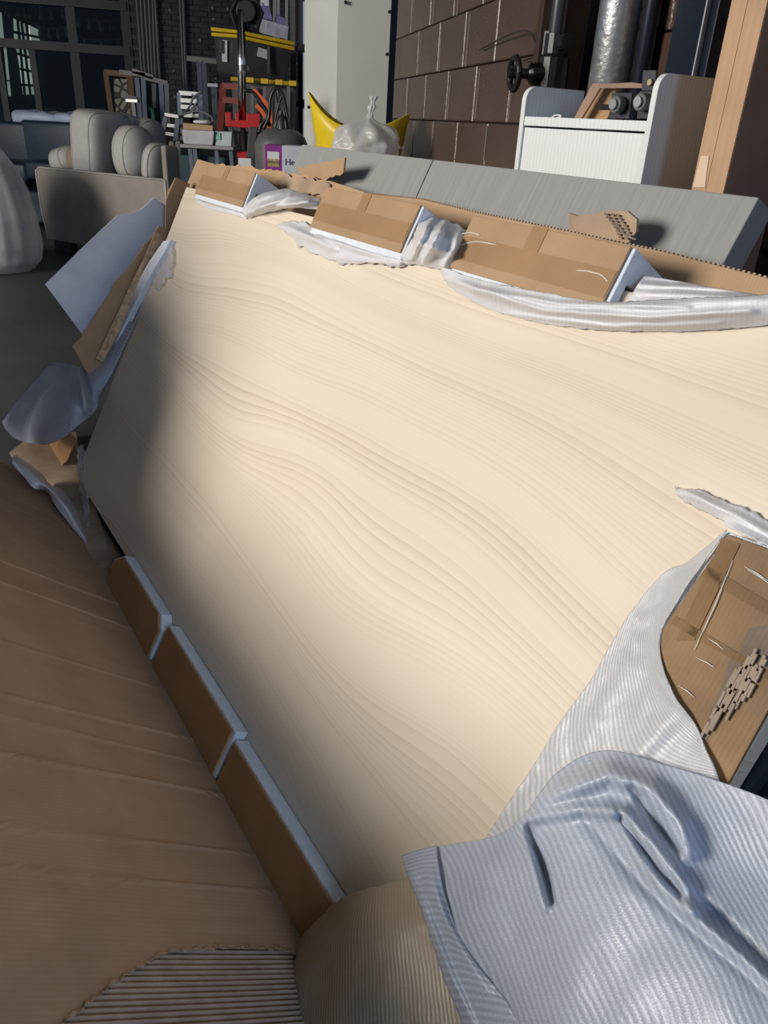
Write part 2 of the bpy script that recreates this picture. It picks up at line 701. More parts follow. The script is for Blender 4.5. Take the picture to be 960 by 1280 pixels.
# ================================================================== SETTING
struct(MB().box((0, 6, -0.05), (24, 34, 0.1)).build('floor', simple('dark_floor', (0.055, 0.062, 0.066), 0.55, noise_s=1.2, amt=0.3, bump=0.2, bump_s=60)), 'dark grey concrete floor')
struct(MB().box((0, 9.5, 5.2), (26, 34, 0.1)).build('ceiling', simple('dark_ceiling', (0.03, 0.03, 0.03), 0.9)), 'dark ceiling above')

# --- block wall on the right: every block a part
PAINT = simple('brown_gloss_paint', (0.085, 0.052, 0.042), 0.30, noise_s=2.5, amt=0.2, bump=0.55, bump_s=110, spec=0.7)
MORT = simple('mortar', (0.055, 0.036, 0.032), 0.5)
wallM = WF
wall = struct(MB().box(((wsz(497, 70)[0] - 1.1) / 2, 2.0, -0.11), (wsz(497, 70)[0] + 1.1, 4.2, 0.2), WF).build('wall_right', MORT, M=WF.copy()), 'brown painted block wall')
CH = (wsz(497, 100)[1] - wsz(499, 149)[1])
z_mid = wsz(499, 149)[1]
BL = 0.464
ph_a = wsz(597, 120)[0]
ph_b = wsz(583, 70)[0]
blk = None
END_S = wsz(497, 70)[0]
JOINT = simple('pale_joint', (0.30, 0.27, 0.26), 0.6)


def cleft(name, b, parent, M):
    o = bpy.data.objects.new(name, b)
    COL.objects.link(o); o.parent = parent
    o.matrix_basis = wm(parent).inverted() @ M
    return o


def blockmesh():
    bm = bmesh.new()
    bmesh.ops.create_cube(bm, size=1)
    for q in bm.verts:
        q.co = V((q.co.x * (BL - 0.006), q.co.y * (CH - 0.005), q.co.z * 0.03))
    bmesh.ops.bevel(bm, geom=[e for e in bm.edges if all(v.co.z > 0 for v in e.verts)], offset=0.004, segments=1, affect='EDGES')
    me = bpy.data.meshes.new('block'); bm.to_mesh(me); bm.free()
    me.materials.append(PAINT)
    return me


bme = blockmesh()
for r in range(-6, 9):
    zc = z_mid + (r + 0.5) * CH
    ph = ph_a if r % 2 == 0 else ph_b
    k0 = math.ceil((1.0 - ph) / BL)
    s = ph + k0 * BL
    while s < END_S - .05:
        wd_ = min(BL, END_S - s)
        cleft('block', bme, wall, WF @ Matrix.Translation((s + wd_ / 2, zc, random.uniform(-.001, .001))) @ Matrix.Scale(wd_ / BL, 4, V((1, 0, 0))))
        s += BL
# pale vertical mortar smears seen between some blocks
mj = MB()
for (x0, y0, x1, y1) in [(588, 17, 582, 83), (527, 42, 523, 93), (511, 101, 508, 146), (564, 93, 559, 148), (600, 87, 594, 148), (640, 105, 635, 152), (541, 154, 539, 190), (573, 155, 570, 190), (609, 158, 605, 200), (518, 0, 515, 40), (543, 0, 541, 30), (573, 0, 571, 20), (552, 33, 549, 90)]:
    mj.sqbar(wl(x0, y0, .0155), wl(x1, y1, .0155), 0.006, 0.004, W)
o = mj.build('mortar_joint', JOINT, wall, M=WF.copy()); o['kind'] = 'stuff'; o['label'] = 'pale worn vertical mortar joints'

# --- far wall: storefront and dark brick
GLASS = glass_mat()
FRM = simple('dark_bronze_frame', (0.05, 0.052, 0.054), 0.45, 0.3)


def bpt(x, y, off=0.0):
    return bk(x, y, off)


def bs(x, y): p = bk(x, y); return p.dot(WN), p.z


BF = frame(W * BK, WN, UP, -W)     # s across, z up, towards viewer
s_e = bs(162, 70)[0]
s_r = s_e + 9.0
DB = simple('black_brick_backing', (0.012, 0.013, 0.015), 0.5)
wb = struct(MB().box((s_e + 4.6, 2.6, -0.15), (9.2, 5.2, 0.3), BF).build('wall_back', DB, M=BF.copy()), 'dark painted brick wall at the far end')
BRK = simple('black_brick', (0.035, 0.037, 0.042), 0.38, noise_s=4, amt=0.5)
mb = MB()
for r in range(0, 62):
    z = 0.04 + r * 0.0713
    for k in range(0, 22):
        s = s_e + 0.12 + k * 0.213 + (0.106 if r % 2 else 0)
        if s > s_e + 4.6: break
        mb.box((s, z, 0.004 + random.uniform(0, .006)), (0.2, 0.06, 0.03), BF)
o = mb.build('brick', BRK, wb, M=BF.copy()); o['kind'] = 'stuff'
FLK = simple('flaked_plaster', (0.34, 0.34, 0.33), 0.8)
mb = MB()
for k in range(150):
    s = s_e + 0.2 + int(random.random() * 19) * 0.213 + random.uniform(-.01, .01)
    z = 1.2 + int(random.random() * 34) * 0.0713
    mb.box((s, z, 0.024), (random.uniform(.012, .035), random.uniform(.012, .04), 0.01), BF)
o = mb.build('mortar_fleck', FLK, wb, M=BF.copy()); o['kind'] = 'stuff'

# storefront window: frame bars and panes
wroot = thing('window_1', 'dark framed storefront glazing at the far left', None, bk(60, 200) - UP * bk(60, 200).z)
wroot['kind'] = 'structure'
s_l = s_e - 7.0


def wbar(name, p, q, wd, dp=0.12):
    return MB().sqbar(p, q, wd, dp, WN).build(name, FRM, wroot)


z_t = bs(80, 59)[1]
z_top = bs(100, 4)[1]
for x, y in [(45, 100), (94, 70), (161, 70), (3, 100)]:
    s = bs(x, y)[0]
    full = x in (94, 161)
    zt = z_top + 1.4 if full else z_t
    wbar('mullion', BF @ V((s, 0, 0)), BF @ V((s, zt, 0)), 0.13 if full else 0.09, .08)
wbar('transom', BF @ V((s_l, z_t, 0)), BF @ V((s_e, z_t, 0)), 0.15)
wbar('transom', BF @ V((s_l, z_top, 0)), BF @ V((s_e, z_top, 0)), 0.15)
wbar('sill', BF @ V((s_l, 0.12, 0)), BF @ V((s_e, 0.12, 0)), 0.24)
sx_ = [s_l, bs(3, 100)[0], bs(45, 100)[0], bs(94, 70)[0], s_e]
for i in range(4):
    for z0, z1 in ((0.2, z_t), (z_t, z_top), (z_top, z_top + 1.5)):
        MB().box(((sx_[i] + sx_[i + 1]) / 2, (z0 + z1) / 2, 0), (sx_[i + 1] - sx_[i] - .02, z1 - z0 - .02, 0.012), BF).build('pane', GLASS, wroot, M=BF.copy())

# made-up room behind the glass that holds its reflections
R2 = simple('dark_inner_wall', (0.010, 0.016, 0.018), 0.7, noise_s=1.5, amt=0.5)
struct(MB().box((s_e - 4, 2.6, -7.0), (12, 5.4, 0.2), BF).build('wall_inner', R2, M=BF.copy()), 'dark backing of the made-up room behind the glazing')


def bk2(x, y, off): return onplane(x, y, W * (BK + off), W)


# reflection of arched windows, built as glowing panes and bars behind the glass
WIN = emit('window_reflection_glow', (0.50, 0.49, 0.44), 0.95)
WINW = emit('window_reflection_glow_pale', (0.62, 0.62, 0.60), 1.1)
iw = thing('window_reflection', 'tall many paned window reflected in the dark glazing, built as glowing panes', None, bk2(30, 140, 6.7))
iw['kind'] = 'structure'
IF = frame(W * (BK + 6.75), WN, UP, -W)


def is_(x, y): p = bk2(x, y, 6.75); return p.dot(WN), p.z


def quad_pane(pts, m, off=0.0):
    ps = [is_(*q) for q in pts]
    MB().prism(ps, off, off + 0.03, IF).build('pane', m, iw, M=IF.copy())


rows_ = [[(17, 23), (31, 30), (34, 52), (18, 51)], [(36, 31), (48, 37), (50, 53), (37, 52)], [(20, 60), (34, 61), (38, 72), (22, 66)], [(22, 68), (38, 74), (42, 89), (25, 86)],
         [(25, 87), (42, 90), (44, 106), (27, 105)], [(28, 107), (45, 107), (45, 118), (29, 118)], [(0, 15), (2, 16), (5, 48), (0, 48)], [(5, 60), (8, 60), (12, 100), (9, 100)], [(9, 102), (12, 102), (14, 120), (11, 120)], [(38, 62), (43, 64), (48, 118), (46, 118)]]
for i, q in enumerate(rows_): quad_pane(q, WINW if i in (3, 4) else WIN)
mb = MB()
for a, b in [((22, 24), (31, 118)), ((27, 28), (38, 118)), ((17, 40), (50, 47)), ((22, 67), (40, 73)), ((25, 86), (43, 90)), ((27, 106), (46, 107))]:
    mb.sqbar(bk2(*a, 6.68), bk2(*b, 6.68), 0.05, 0.04, WN)
mb.build('glazing_bar', BLACK, iw)
# pale heap of stock reflected in the glass, built behind it
HEAP = simple('pale_stock', (0.34, 0.31, 0.26), 0.8, noise_s=3, amt=0.4)
for k, (x, y, r) in enumerate([(5, 142, .5), (22, 140, .42), (40, 138, .45), (66, 136, .55), (82, 134, .5), (108, 138, .5), (122, 140, .35), (134, 141, .3)]):
    p = bk2(x, y, 1.0 + 1.15 * (k % 4))
    hm = MB().ell(V((p.x, p.y, p.z * .5)), (r * .95, .42, p.z * .5), nu=14, nv=8, p=3.2, jit=.25)
    tag(hm.build('covered_stock', HEAP, smooth=True), None, 'covered stock', 'pale sheeted stock reflected in the storefront glass')['label'] = '%s pale sheeted pile of stock reflected in the dark glazing' % ['leftmost', 'second from left', 'third from left', 'fourth from left', 'fifth from left', 'sixth from left', 'second from right', 'rightmost'][k]
# strings of small lamps reflected in the glass, built behind it
BULB = simple('glass_bulb', (0.5, 0.48, 0.42), 0.2)
for k, (a, b, nb) in enumerate([((0, 5), (84, 10), 6), ((43, 31), (88, 32), 4), ((90, 20), (158, 23), 5), ((94, 46), (158, 47), 3), ((0, 9), (60, 2), 3)]):
    p, q = bk2(*a, 1.2), bk2(*b, 1.2)
    t = thing('string_light', ['long bulb string reflected highest in the far left panes', 'short bulb string under the upper left pane', 'bulb string reflected high in the second pane', 'wire with three bulbs low in the second upper pane', 'slack bulb string crossing the top left corner'][k], 'string light', q)
    mid = (p + q) / 2 - UP * .05
    MB().tube(path([p, mid, q], 12), 0.014, 5).build('cable', simple('pale_cable', (.3, .24, .2), .6), t)
    for j in range(nb):
        c = spline([p, mid, q], (j + .5) / nb)
        MB().ell(c - UP * .10, (.035, .035, .05), nu=8, nv=6).tube([c, c - UP * .08], .02, 6).build('bulb', BULB, t, smooth=True)
# conduits on the far brick wall
CON = simple('dark_conduit', (0.11, 0.115, 0.125), 0.4, 0.3)
for k, (x0, x1) in enumerate([(171, 177), (176, 181), (181, 186), (186, 190), (191, 194), (194, 199), (225, 229), (229, 232)]):
    top = bk(x0, 0, .12); bot = bk(x1, 84, .12)
    tp = top + (top - bot) * 1.2
    o = MB().tube([bot - UP * 1.0, bot, top, tp], 0.035, 8).build('conduit', CON, smooth=True)
    g = 'conduits in the row beside the glazing' if k < 6 else 'pair of conduits on the open brick'
    tag(o, ['leftmost dark conduit of the bunch, nearest the glazing', 'second dark conduit from the glazing', 'third dark conduit from the glazing', 'fourth dark conduit from the glazing', 'fifth dark conduit from the glazing', 'sixth dark conduit from the glazing, last of the bunch', 'left conduit of the lone pair on open black brick', 'right conduit of the lone pair on open black brick'][k], 'conduit', g)


# ================================================================== CARTON with TABLETOP
# floor-standing opened carton: back wall, end wall, front flap
def slab(name, poly, z0, z1, mat, parent, M, bevel=0.0):
    return MB().prism(poly, z0, z1, M).build(name, mat, parent, M=M.copy(), bevel=bevel)


wood = wood_mat()
tt = MB().prism([(0, -.016), (2.32, -.016), (2.32, 1.064), (0, 1.034)], -.04, 0.0, PF).build('table_top', wood, M=PF.copy(), bevel=0.004)
tag(tt, 'large pale pine grained tabletop leaning on its long edge in an opened carton', 'tabletop')

carton = thing('opened_carton', 'big torn open brown carton lying open around the pale tabletop', 'carton', V((O_.x, O_.y, 0)))
# back wall behind the panel
top = [(-.02, puv(249, 203, -.089)[1])] + [puv(x, y, -.089) for x, y in [(320, 215), (404, 237), (529, 250), (593, 266), (700, 288), (806, 311), (831, 316), (960, 349), (1010, 362)]]
slab('back_wall', [(-.02, -.09), (top[-1][0], -.09)] + top[::-1], -0.092, -0.086, KR, carton, PF)
slab('back_liner', [(-.02, -.09), (top[-1][0], -.09)] + [(a, b - .006) for a, b in top[::-1]], -0.096, -0.092, KRD, carton, PF)
# visible flute edge of the back wall
mb = MB()
u = -.01
while u < top[-1][0] - .02:
    k = 0
    while k < len(top) - 2 and top[k + 1][0] < u: k += 1
    a, b = top[k], top[k + 1]
    vv = a[1] + (b[1] - a[1]) * (u - a[0]) / (b[0] - a[0])
    mb.box((u, vv + .001, -.089), (.004, .004, .006), PF)
    u += .0085
o = mb.build('flute_edge', KRD, carton, M=PF.copy()); o['kind'] = 'stuff'
# bottom strip of the carton between flap and back wall
mbq = MB().prism([(-.05, -.092), (2.5, -.092), (2.5, .03), (-.05, .03)], -.004, 0.0, PF @ Matrix.Translation((0, -.100, 0)) @ Matrix.Rotation(R_(90), 4, 'X'))
mbq.build('bottom_strip', KR, carton, M=PF.copy())

# front flap: large sheet with cross creases, torn near edge
creases = [fuv(0, 728)[0], fuv(0, 802)[0], fuv(0, 867)[0] + .0, fuv(0, 895)[0], fuv(0, 941)[0], fuv(0, 1030)[0], fuv(0, 700)[0], fuv(60, 1090)[0]]
torn = [(0.0, fuv(366, 1200)[0]), (fuv(350, 1187)[1], fuv(350, 1187)[0]), (fuv(280, 1184)[1], fuv(280, 1184)[0]), (fuv(205, 1190)[1], fuv(205, 1190)[0]), (fuv(150, 1222)[1], fuv(150, 1222)[0]), (fuv(75, 1280)[1], fuv(75, 1280)[0]), (.75, 2.22), (1.0, 2.25)]


def umax(r):
    for i in range(len(torn) - 1):
        if torn[i][0] <= r <= torn[i + 1][0] or i == len(torn) - 2:
            a, b = torn[i], torn[i + 1]
            t = (r - a[0]) / (b[0] - a[0])
            return a[1] + (b[1] - a[1]) * t + .006 * noise.noise(V((r * 90, 0, 3))) + .003 * noise.noise(V((r * 300, 0, 1)))
    return torn[0][1]


RMAX = 1.12
nu_, nr_ = 900, 84
vs = []
for j in range(nr_ + 1):
    r = -.075 + (RMAX + .075) * j / nr_
    um = umax(max(r, 0))
    u0 = -.10 + .22 * min(1, max(0, (.03 - r) / .10)) + .008 * noise.noise(V((r * 40, 2, 0)))
    for i in range(nu_ + 1):
        u = u0 + (um - u0) * i / nu_
        z = 0.0
        for c, cu in enumerate(creases):
            d = u - cu - .02 * (r - .3) * ((c % 3) - 1)
            z += (0.0026 if c % 2 else .0042) * math.exp(-(d / .0042) ** 2)
        z += .006 * noise.noise(V((u * 2.1, r * 1.6, 0))) * min(1, r * 6)
        z += .0007 * noise.noise(V((u * 45, r * 2.0, 0)))
        vs.append(FF @ V((u, r, -z)) if r >= 0 else FF @ V((u, 0, -z)) + G * r)
fs = [(j * (nu_ + 1) + i, j * (nu_ + 1) + i + 1, (j + 1) * (nu_ + 1) + i + 1, (j + 1) * (nu_ + 1) + i) for j in range(nr_) for i in range(nu_)]
flap_ = MB().add(vs, fs).build('front_flap', KRF, carton, M=FF.copy(), smooth=True, solid=0.0012, recalc=False)
# added upright piece, unseen past the frame's left, to shade the tabletop
fpts = [(-.08, .97), (.30, .97), (.50, 1.03), (.42, 1.30), (.10, 1.62), (-.60, 1.72), (-.90, 1.3), (-.8, .8), (-.5, .62), (-.2, .7)]
UFM = FF @ Matrix.Translation((0, .97, 0)) @ Matrix.Rotation(R_(-34), 4, 'X') @ Matrix.Translation((0, -.97, 0))
MB().prism(fpts, -.002, .002, UFM).build('added_shade_flap', KRF, carton, M=UFM)
# bare fluting exposed beyond the tear
vs = []
nf, nw = 560, 14
for i in range(nf + 1):
    u = 1.84 + .42 * i / nf
    for j in range(nw + 1):
        r = -.004 + RMAX * j / nw
        z = .0026 * sin(u / .0088 * 2 * pi) - .0036
        z += .006 * noise.noise(V((u * 2.1, r * 1.6, 0))) * min(1, max(0, r) * 6)
        vs.append(FF @ V((u, r, -z)))
fs = [(i * (nw + 1) + j, (i + 1) * (nw + 1) + j, (i + 1) * (nw + 1) + j + 1, i * (nw + 1) + j + 1) for i in range(nf) for j in range(nw)]
o = MB().add(vs, fs).build('exposed_fluting', FLUTE, carton, M=FF.copy(), smooth=True, recalc=False, solid=.0005)
o['label'] = 'torn grey brown corrugated fluting'
# ragged paper edge lip
vs = []
K = 220
for k in range(K + 1):
    r = .0 + .5 * k / K
    u = umax(r)
    lift = .004 + .005 * noise.noise(V((r * 60, 7, 0)))
    vs += [FF @ V((u - .002, r, -.0015)), FF @ V((u + .004 + .004 * noise.noise(V((r * 130, 4, 0))), r, -.001 - max(0, lift)))]
fs = [(2 * k, 2 * k + 1, 2 * k + 3, 2 * k + 2) for k in range(K)]
MB().add(vs, fs).build('torn_edge', KRD, carton, M=FF.copy(), solid=.0006, recalc=False)


# left end wall of the carton
def endw(u0, pts, th_, mat, name, torn_=()):
    M = frame(A + U * u0, E, N, E.cross(N))
    Mi = M.inverted()
    poly = []
    for i, (x, y) in enumerate(pts):
        q = Mi @ up_(x, y, u0)
        poly.append((q.x, q.y, i in torn_))
    return MB().prism(jag(poly, .012, .012), 0, th_, M).build(name, mat, carton, M=M)


endw(-.07, [(208, 286), (198, 282), (186, 300), (163, 330), (140, 360), (122, 388), (90, 432), (108, 464), (118, 470), (150, 420), (206, 330)], .005, KRS, 'end_flap', (2, 3, 4, 5))
# brown corner tab standing at the far top corner
def gpanel(name, pts, b, th_, mat, parent, torn_=(), amt=.006, seed=0):
    poly = []
    for i, (x, y) in enumerate(pts):
        poly.append((*gub(x, y, b), i in torn_))
    M = GF @ Matrix(((1, 0, 0, 0), (0, 0, 1, b), (0, 1, 0, 0), (0, 0, 0, 1)))
    return MB().prism(jag(poly, amt, .01, seed), 0, th_, M).build(name, mat, parent, M=M)


endw(-.10, [(207, 250), (219, 222), (237, 230), (226, 262), (218, 285), (206, 290)], .005, KRS, 'corner_tab')
endw(-.13, [(209, 240), (219, 222), (222, 224), (209, 252)], .03, KRT, 'tab_edge')
# long folded strip with shiny tape at the left end
endw(-.05, [(193, 290), (203, 293), (198, 312), (178, 345), (160, 385), (146, 420), (128, 452), (120, 448), (140, 405), (160, 362), (180, 322)], .004, simple('gilt_tape', (.62, .42, .24), .28, noise_s=60, amt=.35, bump=1.0, bump_s=70), 'taped_edge')
# torn back flaps of the carton rising above the back wall, at the far end
def ppoly(name, pts, wo, th_, mat, parent, torn_=(), amt=.006, seed=0, M=None, bevel=0):
    poly = [(*puv(x, y, wo), i in torn_) for i, (x, y) in enumerate(pts)]
    return MB().prism(jag(poly, amt, .009, seed), wo - th_, wo, PF).build(name, mat, parent, M=PF.copy(), bevel=bevel)


ppoly('back_flap', [(233, 232), (247, 199), (268, 205), (262, 214), (300, 217), (296, 228), (250, 240)], -.06, .005, KR, carton, (2,))
ppoly('back_flap', [(268, 204), (330, 211), (412, 226), (455, 240), (452, 262), (330, 238)], -.078, .005, KR, carton, (0, 1))
ppoly('torn_flap', [(344, 228), (359, 216), (405, 226), (412, 230), (408, 246), (390, 244), (352, 236)], -.070, .006, KRD, carton, (0, 1, 4, 5), .010, 3)

# ---------------- foam corner blocks along the top edge
TOPB = 'foam and cardboard edge protectors along the top'


def edge_block(px, u0, u1, label, name='edge_protector', v0=1.003, v1=1.112, group=TOPB, end=True):
    base = PF @ V(((u0 + u1) / 2, v0, 0))
    t = thing(name, label, 'edge protector', base, group)
    # white foam: front layer and the wedge over the tabletop edge
    f = MB().prism([(0.002, v0), (0.020, v0), (0.020, v1), (-.072, v1 - .01), (-.072, 1.082), (-.045, 1.064), (0.002, 1.064)], u0, u1,
                   frame(A, N, E, N.cross(E)) @ Matrix.Scale(-1, 4, V((0, 0, 1))))
    f.build('foam_block', FOAM, t, M=PF.copy(), bevel=0.002)
    uu, vv = (u0 + u1) / 2, (v0 + v1) / 2
    c = MB().box((uu - .004, vv + .006, .0225), (u1 - u0 - .006, v1 - v0 - .012, .004), PF).build('cardboard_face', KRS, t, M=PF.copy(), bevel=.0012)
    # tape across the face: lengthwise and crosswise bands
    MB().box((uu - .004, vv - .004, .0250), (u1 - u0 - .01, .042, .0010), PF).build('tape_strip', KRT, c, M=PF.copy())
    MB().box((uu - .01, vv + .034, .0252), (.035, .046, .0008), PF).build('tape_strip', KRT, c, M=PF.copy())
    return t


u_ = lambda x, y, wo=.022: puv(x, y, wo)[0]
edge_block(0, .165, .54, 'small brown taped edge protector at the far left of the tabletop top edge')
edge_block(0, .94, 1.33, 'middle one of the three taped brown protectors on the top edge')
b3 = edge_block(0, 1.49, 1.86, 'largest looking and nearest taped brown protector on the top edge')

# scuffs: loose slivers of clear tape catching light
SH = simple('tape_sliver', (0.8, 0.78, 0.74), 0.2)

# ---------------- blocks along the bottom edge
BB = 'foam backed edge protectors along the floor edge'
KDK = cardboard('kraft_smooth', (0.40, 0.225, 0.095), rough=.5, axis='Y')
for k, (u0, u1, lab) in enumerate([(.63, 1.05, 'farthest low edge protector with chamfered foam corner beside tabletop foot'), (1.075, 1.495, 'second low edge protector, between the chamfered one and the nearest'), (1.505, 2.0, 'nearest long low edge protector running into the torn cardboard')]):
    t = thing('edge_protector', lab, 'edge protector', PF @ V(((u0 + u1) / 2, -.09, .01)), BB)
    v1 = (.014, .018, .006)[k]
    if k == 0:
        poly = [(u0 + .02, -.098), (u1, -.098), (u1, v1 - .028), (u1 - .035, v1), (u0 + .06, v1), (u0, -.03)]
    else:
        poly = [(u0, -.098), (u1, -.098), (u1, v1), (u0, v1)]
    MB().prism(poly, .002, .031, PF).build('foam_strip', FOAM, t, M=PF.copy(), bevel=.002)
    n = len(poly)
    cx = sum(p[0] for p in poly) / n; cy = sum(p[1] for p in poly) / n
    poly2 = [(x + (.004 if x < cx else -.010), y - (.005 if y > cy else 0)) for x, y in poly]
    MB().prism(poly2, .031, .036, PF).build('cardboard_face', KDK, t, M=PF.copy(), bevel=.001)

# ---------------- white foam strip along the left end
t = MB().prism([puv(x, y, .02) for x, y in [(213, 299), (204, 301), (186, 327), (165, 364), (147, 404), (137, 438), (142, 434), (163, 390), (184, 350), (208, 310)]], .0, .02, PF).build('foam_strip', FOAM, M=PF.copy(), bevel=.002)
tag(t, 'white foam strip along the left end of the tabletop', 'foam strip')

# ---------------- right end protector with torn tape
t = thing('end_protector', 'brown taped protector at the near right end with torn corrugation', 'edge protector', pp(870, 960, 0))
quad = [(908, 664), (985, 692), (985, 790), (930, 880), (902, 960), (900, 982), (818, 838), (826, 782)]
MB().prism([puv(x, y, .03) for x, y in quad], .006, .03, PF).build('foam_layer', FOAM, t, M=PF.copy(), bevel=.002)
quad2 = [(911, 668), (985, 695), (1008, 800), (960, 890), (906, 988), (900, 980), (821, 838), (829, 785)]
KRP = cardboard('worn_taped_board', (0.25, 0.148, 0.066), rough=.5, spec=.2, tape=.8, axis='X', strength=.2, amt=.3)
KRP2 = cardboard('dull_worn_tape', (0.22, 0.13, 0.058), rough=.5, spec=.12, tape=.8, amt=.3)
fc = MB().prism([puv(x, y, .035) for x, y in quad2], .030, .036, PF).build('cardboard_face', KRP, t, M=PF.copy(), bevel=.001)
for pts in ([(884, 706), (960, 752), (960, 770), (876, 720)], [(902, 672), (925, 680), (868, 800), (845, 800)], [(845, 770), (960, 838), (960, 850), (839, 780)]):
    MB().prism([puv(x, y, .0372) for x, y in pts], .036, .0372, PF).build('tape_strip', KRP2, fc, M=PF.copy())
DARKT = cardboard('dark_bare_corrugation', (0.22, 0.17, 0.13), amt=0.3)
MB().prism(jag([(*puv(x, y, .036), True) for x, y in [(874, 926), (884, 900), (905, 850), (926, 812), (936, 786), (962, 780), (975, 820), (952, 838), (925, 850), (905, 880), (882, 928)]], .006, .008, 4), .0362, .0368, PF).build('torn_recess_shade', DARKT, t, M=PF.copy())  # dark patch painting the shaded gaps under the torn flutes
mb = MB()
rr_ = random.Random(3)
for k in range(9):
    ox = k * 9.5
    x0, y0 = 872 + ox * .75, 930 - ox * .62
    x1, y1 = x0 + 62 - k * 3.2, y0 - 118 + k * 5.5
    tcur = rr_.uniform(0, .12) if k < 3 else rr_.uniform(.0, .25)
    while tcur < .95:
        tn = min(1, tcur + rr_.uniform(.10, .30))
        if (k > 4 and tcur > .75) or (k < 2 and tcur > .8): break
        a = pp(x0 + (x1 - x0) * tcur, y0 + (y1 - y0) * tcur, .038 + rr_.uniform(0, .002)); b = pp(x0 + (x1 - x0) * tn, y0 + (y1 - y0) * tn, .038 + rr_.uniform(0, .003))
        mb.sqbar(a, b, .0032, .0030, N)
        tcur = tn + rr_.uniform(.015, .05)
mb.build('torn_corrugation', FLUTE, t)
for (x0, y0, x1, y1) in [(916, 700, 868, 812), (930, 708, 960, 726), (934, 712, 962, 730), (848, 857, 868, 872), (870, 822, 893, 834), (885, 798, 904, 812)]:
    MB().tube([pp(x0, y0, .038), pp((x0 + x1) / 2 + 2, (y0 + y1) / 2, .0385), pp(x1, y1, .038)], [.0003, .0008, .0003], 5).build('tape_wrinkle', SH, t)
mb = MB()

# black steel legs low at right
mb1 = MB()
mb1.sqbar(pp(985, 905, -.06), pp(905, 1010, -.06), .03, .03, N)
lg = mb1.build('metal_rail', simple('blue_black_steel', (.05, .065, .09), .35, .4), bevel=.002)
tag(lg, 'upper dark steel rail below the near right protector', 'metal rail')
lg = MB().sqbar(pp(1000, 945, -.10), pp(925, 1010, -.10), .03, .03, N).build('metal_rail', simple('blue_black_steel', (.05, .065, .09), .35, .4), bevel=.002)
tag(lg, 'lower dark steel rail at the right edge of the picture', 'metal rail')

# ---------------- foam wrap sheets
def wrap(name, label, *a, **k):
    o = sheet(name, *a, **k)
    return tag(o, label, 'foam wrap')


wrap('foam_wrap', 'crumpled white wrap beside the first top edge protector',
     [[(302, 264, .024), (320, 246, .012), (352, 236, -.02), (372, 240, -.02), (402, 250, -.01)],
      [(306, 270, .018), (325, 258, .03), (355, 250, .02), (380, 250, .02), (402, 256, .0)],
      [(310, 273, .004), (330, 266, .006), (352, 261, .012), (376, 260, .01), (400, 262, .002)]], 60, 24, FILM,
     ridges=[([(318, 262), (362, 245)], 4, .018), ([(330, 262), (385, 250)], 4, .014), ([(322, 250), (352, 240)], 3, .014), ([(360, 256), (398, 252)], 3, .012)], amp=.004)
wrap('foam_wrap', 'thin wrap strip under the first top edge protector',
     [[(243, 250, .003), (262, 262, .004), (290, 268, .004), (308, 274, .004)], [(243, 247, .003), (262, 256, .004), (290, 263, .004), (312, 268, .004)]], 30, 6, FILM, amp=.001)
wrap('foam_wrap', 'ragged white wrap below the middle top edge protector',
     [[(346, 281, .003), (370, 276, .004), (392, 284, .01), (430, 300, .008), (470, 312, .006), (505, 322, .01), (522, 312, .016)],
      [(352, 286, .01), (372, 292, .02), (402, 300, .018), (440, 312, .014), (475, 320, .012), (500, 326, .012), (520, 320, .012)],
      [(364, 296, .003), (380, 310, .004), (412, 325, .003), (440, 330, .004), (470, 328, .004), (498, 334, .004), (512, 326, .004)]], 80, 20, FILM, edge=5, seed=2,
     ridges=[([(360, 284), (420, 312)], 4, .012), ([(400, 296), (480, 322)], 4, .010), ([(420, 322), (500, 330)], 3, .008)], amp=.004)
wrap('foam_wrap', 'bunched white wrap between the middle and nearest top edge protectors',
     [[(530, 262, -.03), (548, 272, -.02), (568, 280, -.02), (590, 292, -.01)],
      [(520, 285, .03), (540, 290, .05), (560, 298, .045), (578, 306, .02)],
      [(508, 312, .02), (525, 316, .04), (545, 322, .03), (563, 330, .016)],
      [(500, 330, .003), (520, 331, .005), (540, 334, .005), (566, 342, .004)]], 50, 50, FILM, edge=3, seed=4,
     ridges=[([(540, 272), (512, 322)], 4, .02), ([(556, 278), (530, 326)], 4, .018), ([(576, 290), (556, 332)], 4, .016), ([(515, 300), (565, 318)], 4, .012)], amp=.006)
wrap('foam_wrap', 'long wrinkled band of wrap running under nearest top protector to the right edge',
     [[(552, 334, .024), (600, 350, .026), (680, 366, .026), (760, 378, .03), (830, 374, .035), (900, 372, .028), (1000, 366, .02)],
      [(553, 340, .02), (600, 362, .03), (680, 382, .03), (760, 390, .04), (830, 388, .045), (900, 382, .04), (1000, 372, .03)],
      [(556, 350, .008), (602, 374, .012), (680, 394, .014), (760, 402, .022), (830, 402, .03), (900, 397, .03), (1000, 388, .02)],
      [(562, 358, .002), (606, 384, .002), (680, 404, .003), (760, 413, .003), (830, 414, .003), (900, 412, .003), (1000, 402, .003)]], 110, 34, FILM, edge=2, seed=6,
     ridges=[([(560, 350), (680, 388), (800, 396), (940, 388)], 4, .012), ([(590, 360), (700, 380), (860, 384)], 3, .008), ([(640, 392), (760, 408), (900, 404)], 3, .006), ([(760, 384), (950, 372)], 4, .008)], amp=.003)
